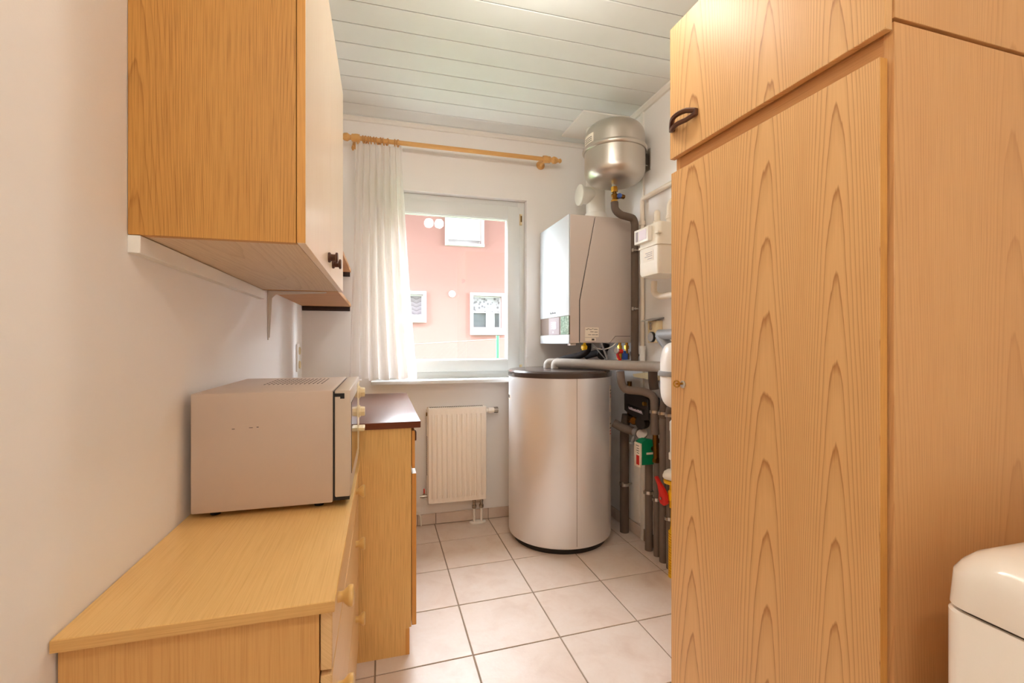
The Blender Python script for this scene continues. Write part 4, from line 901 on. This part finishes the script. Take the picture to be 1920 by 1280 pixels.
# ------------------------------------------------------------------ wardrobe
rot = R(1.0)
wa = empty('wardrobe', (0.870, 0.606, 0), 'tall pine wardrobe with key in its door', 'wardrobe', rz=rot)
W, DP, ZL = 0.612, 0.558, 1.695
def wp(name, bm, mat, parent=None, label=None, **k): return part(name, bm, mat, parent or wa, label, local=True, **k)
wp('side_panel', B(0, DP, 0, 0.018, 0, ZL, 0.0008, 1), 'pine_side', label='plain pine side')
wp('side_panel', B(0, DP, W - 0.018, W, 0, ZL, 0.0008, 1), 'pine_side')
wp('top_panel', B(0, DP, 0.018, W - 0.018, ZL - 0.018, ZL), 'pine_rail')
wp('bottom_panel', B(0, DP, 0.018, W - 0.018, 0.06, 0.078), 'pine_rail')
wp('back_panel', B(DP - 0.006, DP, 0.018, W - 0.018, 0.078, ZL - 0.018), 'pine_rail')
wp('top_rail', B(0.001, 0.019, 0.018, W - 0.018, ZL - 0.075, ZL - 0.018), 'pine_rail', label='horizontal grain rail')
wp('plinth', B(0.02, 0.038, 0.018, W - 0.018, 0, 0.06), 'pine_rail')
dd = wp('door', B(-0.0215, -0.004, 0.009, W - 0.004, 0.065, 1.634, 0.0008, 1), 'pine', label='pine door with arched grain')
wp('edge_band', B(-0.0208, -0.0046, 0.0084, 0.0094, 0.066, 1.633), 'oak_edge', dd, 'orange brown door edge')
kz, ky = 1.008, 0.552
wp('lock_plate', LA([(0, 0), (0.0105, 0), (0.0112, 0.002), (0.009, 0.004), (0.006, 0.0035), (0, 0.003)], (-0.0215, ky, kz), (-1, 0, 0), 24), 'steel', dd, 'round metal lock plate')
wp('key', merge(C((-0.022, ky, kz + 0.002), (-0.045, ky, kz + 0.002), 0.0028, 10), T([(-0.044, ky + 0.013 * math.cos(a), kz + 0.002 + 0.009 * math.sin(a)) for a in [2 * math.pi * q / 20 for q in range(21)]], 0.0022, 8, 0)), 'brass', dd, 'small brass key')

wu = empty('wardrobe_top_unit', (0.868, 0.604, 1.701), 'pine cupboard stacked on top of the wardrobe with dark handle', 'cupboard', rz=rot)
ZU = 2.070 - 1.701
def up(name, bm, mat, parent=None, label=None, **k): return part(name, bm, mat, parent or wu, label, local=True, **k)
up('side_panel', B(0, DP, 0, 0.018, 0, ZU, 0.0008, 1), 'pine_side')
up('side_panel', B(0, DP, W - 0.016, W + 0.002, 0, ZU, 0.0008, 1), 'pine_side')
up('top_panel', B(0, DP, 0.018, W - 0.016, ZU - 0.018, ZU), 'pine_rail')
up('bottom_panel', B(0, DP, 0.018, W - 0.016, 0, 0.018), 'pine_rail')
up('back_panel', B(DP - 0.006, DP, 0.018, W - 0.016, 0.018, ZU - 0.018), 'pine_rail')
du = up('door', B(-0.0195, -0.002, 0.002, W + 0.004, -0.023, ZU - 0.001, 0.0012, 1), 'pine', label='pine flap door')
bits = []
hy0, hy1, hz = 0.495, 0.600, 0.063
for dz_ in (-0.0135, 0.0135):
    pts = []
    for i in range(11):
        t = i / 10; a = math.sin(math.pi * t)
        pts.append(Vector((-0.0195 - 0.006 - 0.022 * a, hy0 + (hy1 - hy0) * t, hz + dz_ * (0.35 + 0.65 * min(1, a * 1.6)))))
    bits.append(T(pts, 0.0072, 6, 0))
bits.append(B(-0.031, -0.0195, hy0 - 0.006, hy0 + 0.010, hz - 0.010, hz + 0.010, 0.002)); bits.append(B(-0.031, -0.0195, hy1 - 0.010, hy1 + 0.006, hz - 0.010, hz + 0.010, 0.002))
up('handle', merge(*bits), 'brown_knob', du, 'dark brown open loop handle')

# ------------------------------------------------------------------ washing machine
wm = empty('washing_machine', (1.12, 0.2, 0), 'white washing machine with rounded lid beside the wardrobe', 'washing machine')
ax0, ax1, ay0, ay1 = 0.815, 1.425, -0.12, 0.505
def rl(z, i, r): return [(x, y, z) for x, y in rrect(ax0 + i, ax1 - i, ay0 + i, ay1 - i, r)]
part('body', loft([rl(0.012, 0.004, 0.03), rl(0.016, 0, 0.03), rl(0.730, 0, 0.03), rl(0.734, 0.003, 0.028)]), 'washer', wm)
part('lid_gap', loft([rl(0.734, 0.008, 0.028), rl(0.7385, 0.008, 0.028)]), 'slot', wm)
part('lid', loft([rl(0.738, 0.003, 0.032), rl(0.740, 0.0, 0.034), rl(0.788, 0.0, 0.045), rl(0.800, 0.004, 0.055), rl(0.811, 0.012, 0.062), rl(0.819, 0.025, 0.064), rl(0.824, 0.042, 0.06), rl(0.827, 0.07, 0.05)]), 'washer', wm, 'rounded white lid')
for x in (0.87, 1.37):
    for yy in (-0.07, 0.45):
        part('foot', C((x, yy, 0), (x, yy, 0.014), 0.02, 14), 'black', wm)

# ------------------------------------------------------------------ ceiling lamp (above the frame, mirrored in the window pane) and an added fill lamp
def ceiling_lamp(x, y, label, glow):
    lp = empty('ceiling_lamp', (x, y, ZC), label, 'lamp')
    part('ceiling_base', LA([(0, 0), (0.05, 0), (0.06, -0.008), (0.06, -0.022), (0, -0.024)], (x, y, ZC), seg=32), 'chrome', lp)
    for dx in (-0.05, 0.05):
        part('arm', T([(x, y, ZC - 0.02), (x + dx * 0.8, y, ZC - 0.05), (x + dx, y, ZC - 0.13)], 0.006, 10, 0.02), 'chrome', lp)
        part('globe', LA([(0.045 * math.sin(R(q * 15)), -0.045 * math.cos(R(q * 15))) if 0 < q < 12 else (0, -0.045 * math.cos(R(q * 15))) for q in range(13)], (x + dx, y, ZC - 0.172), seg=24), glow, lp, 'glowing glass globe')
ceiling_lamp(0.50, 1.36, 'ceiling lamp with two glowing globes between wardrobe and upper cabinet', 'glow_mid')
ceiling_lamp(0.10, -0.45, 'added fill lamp with two glowing globes behind the viewer', 'glow_fill')  # second lamp added as fill for surfaces facing the viewer
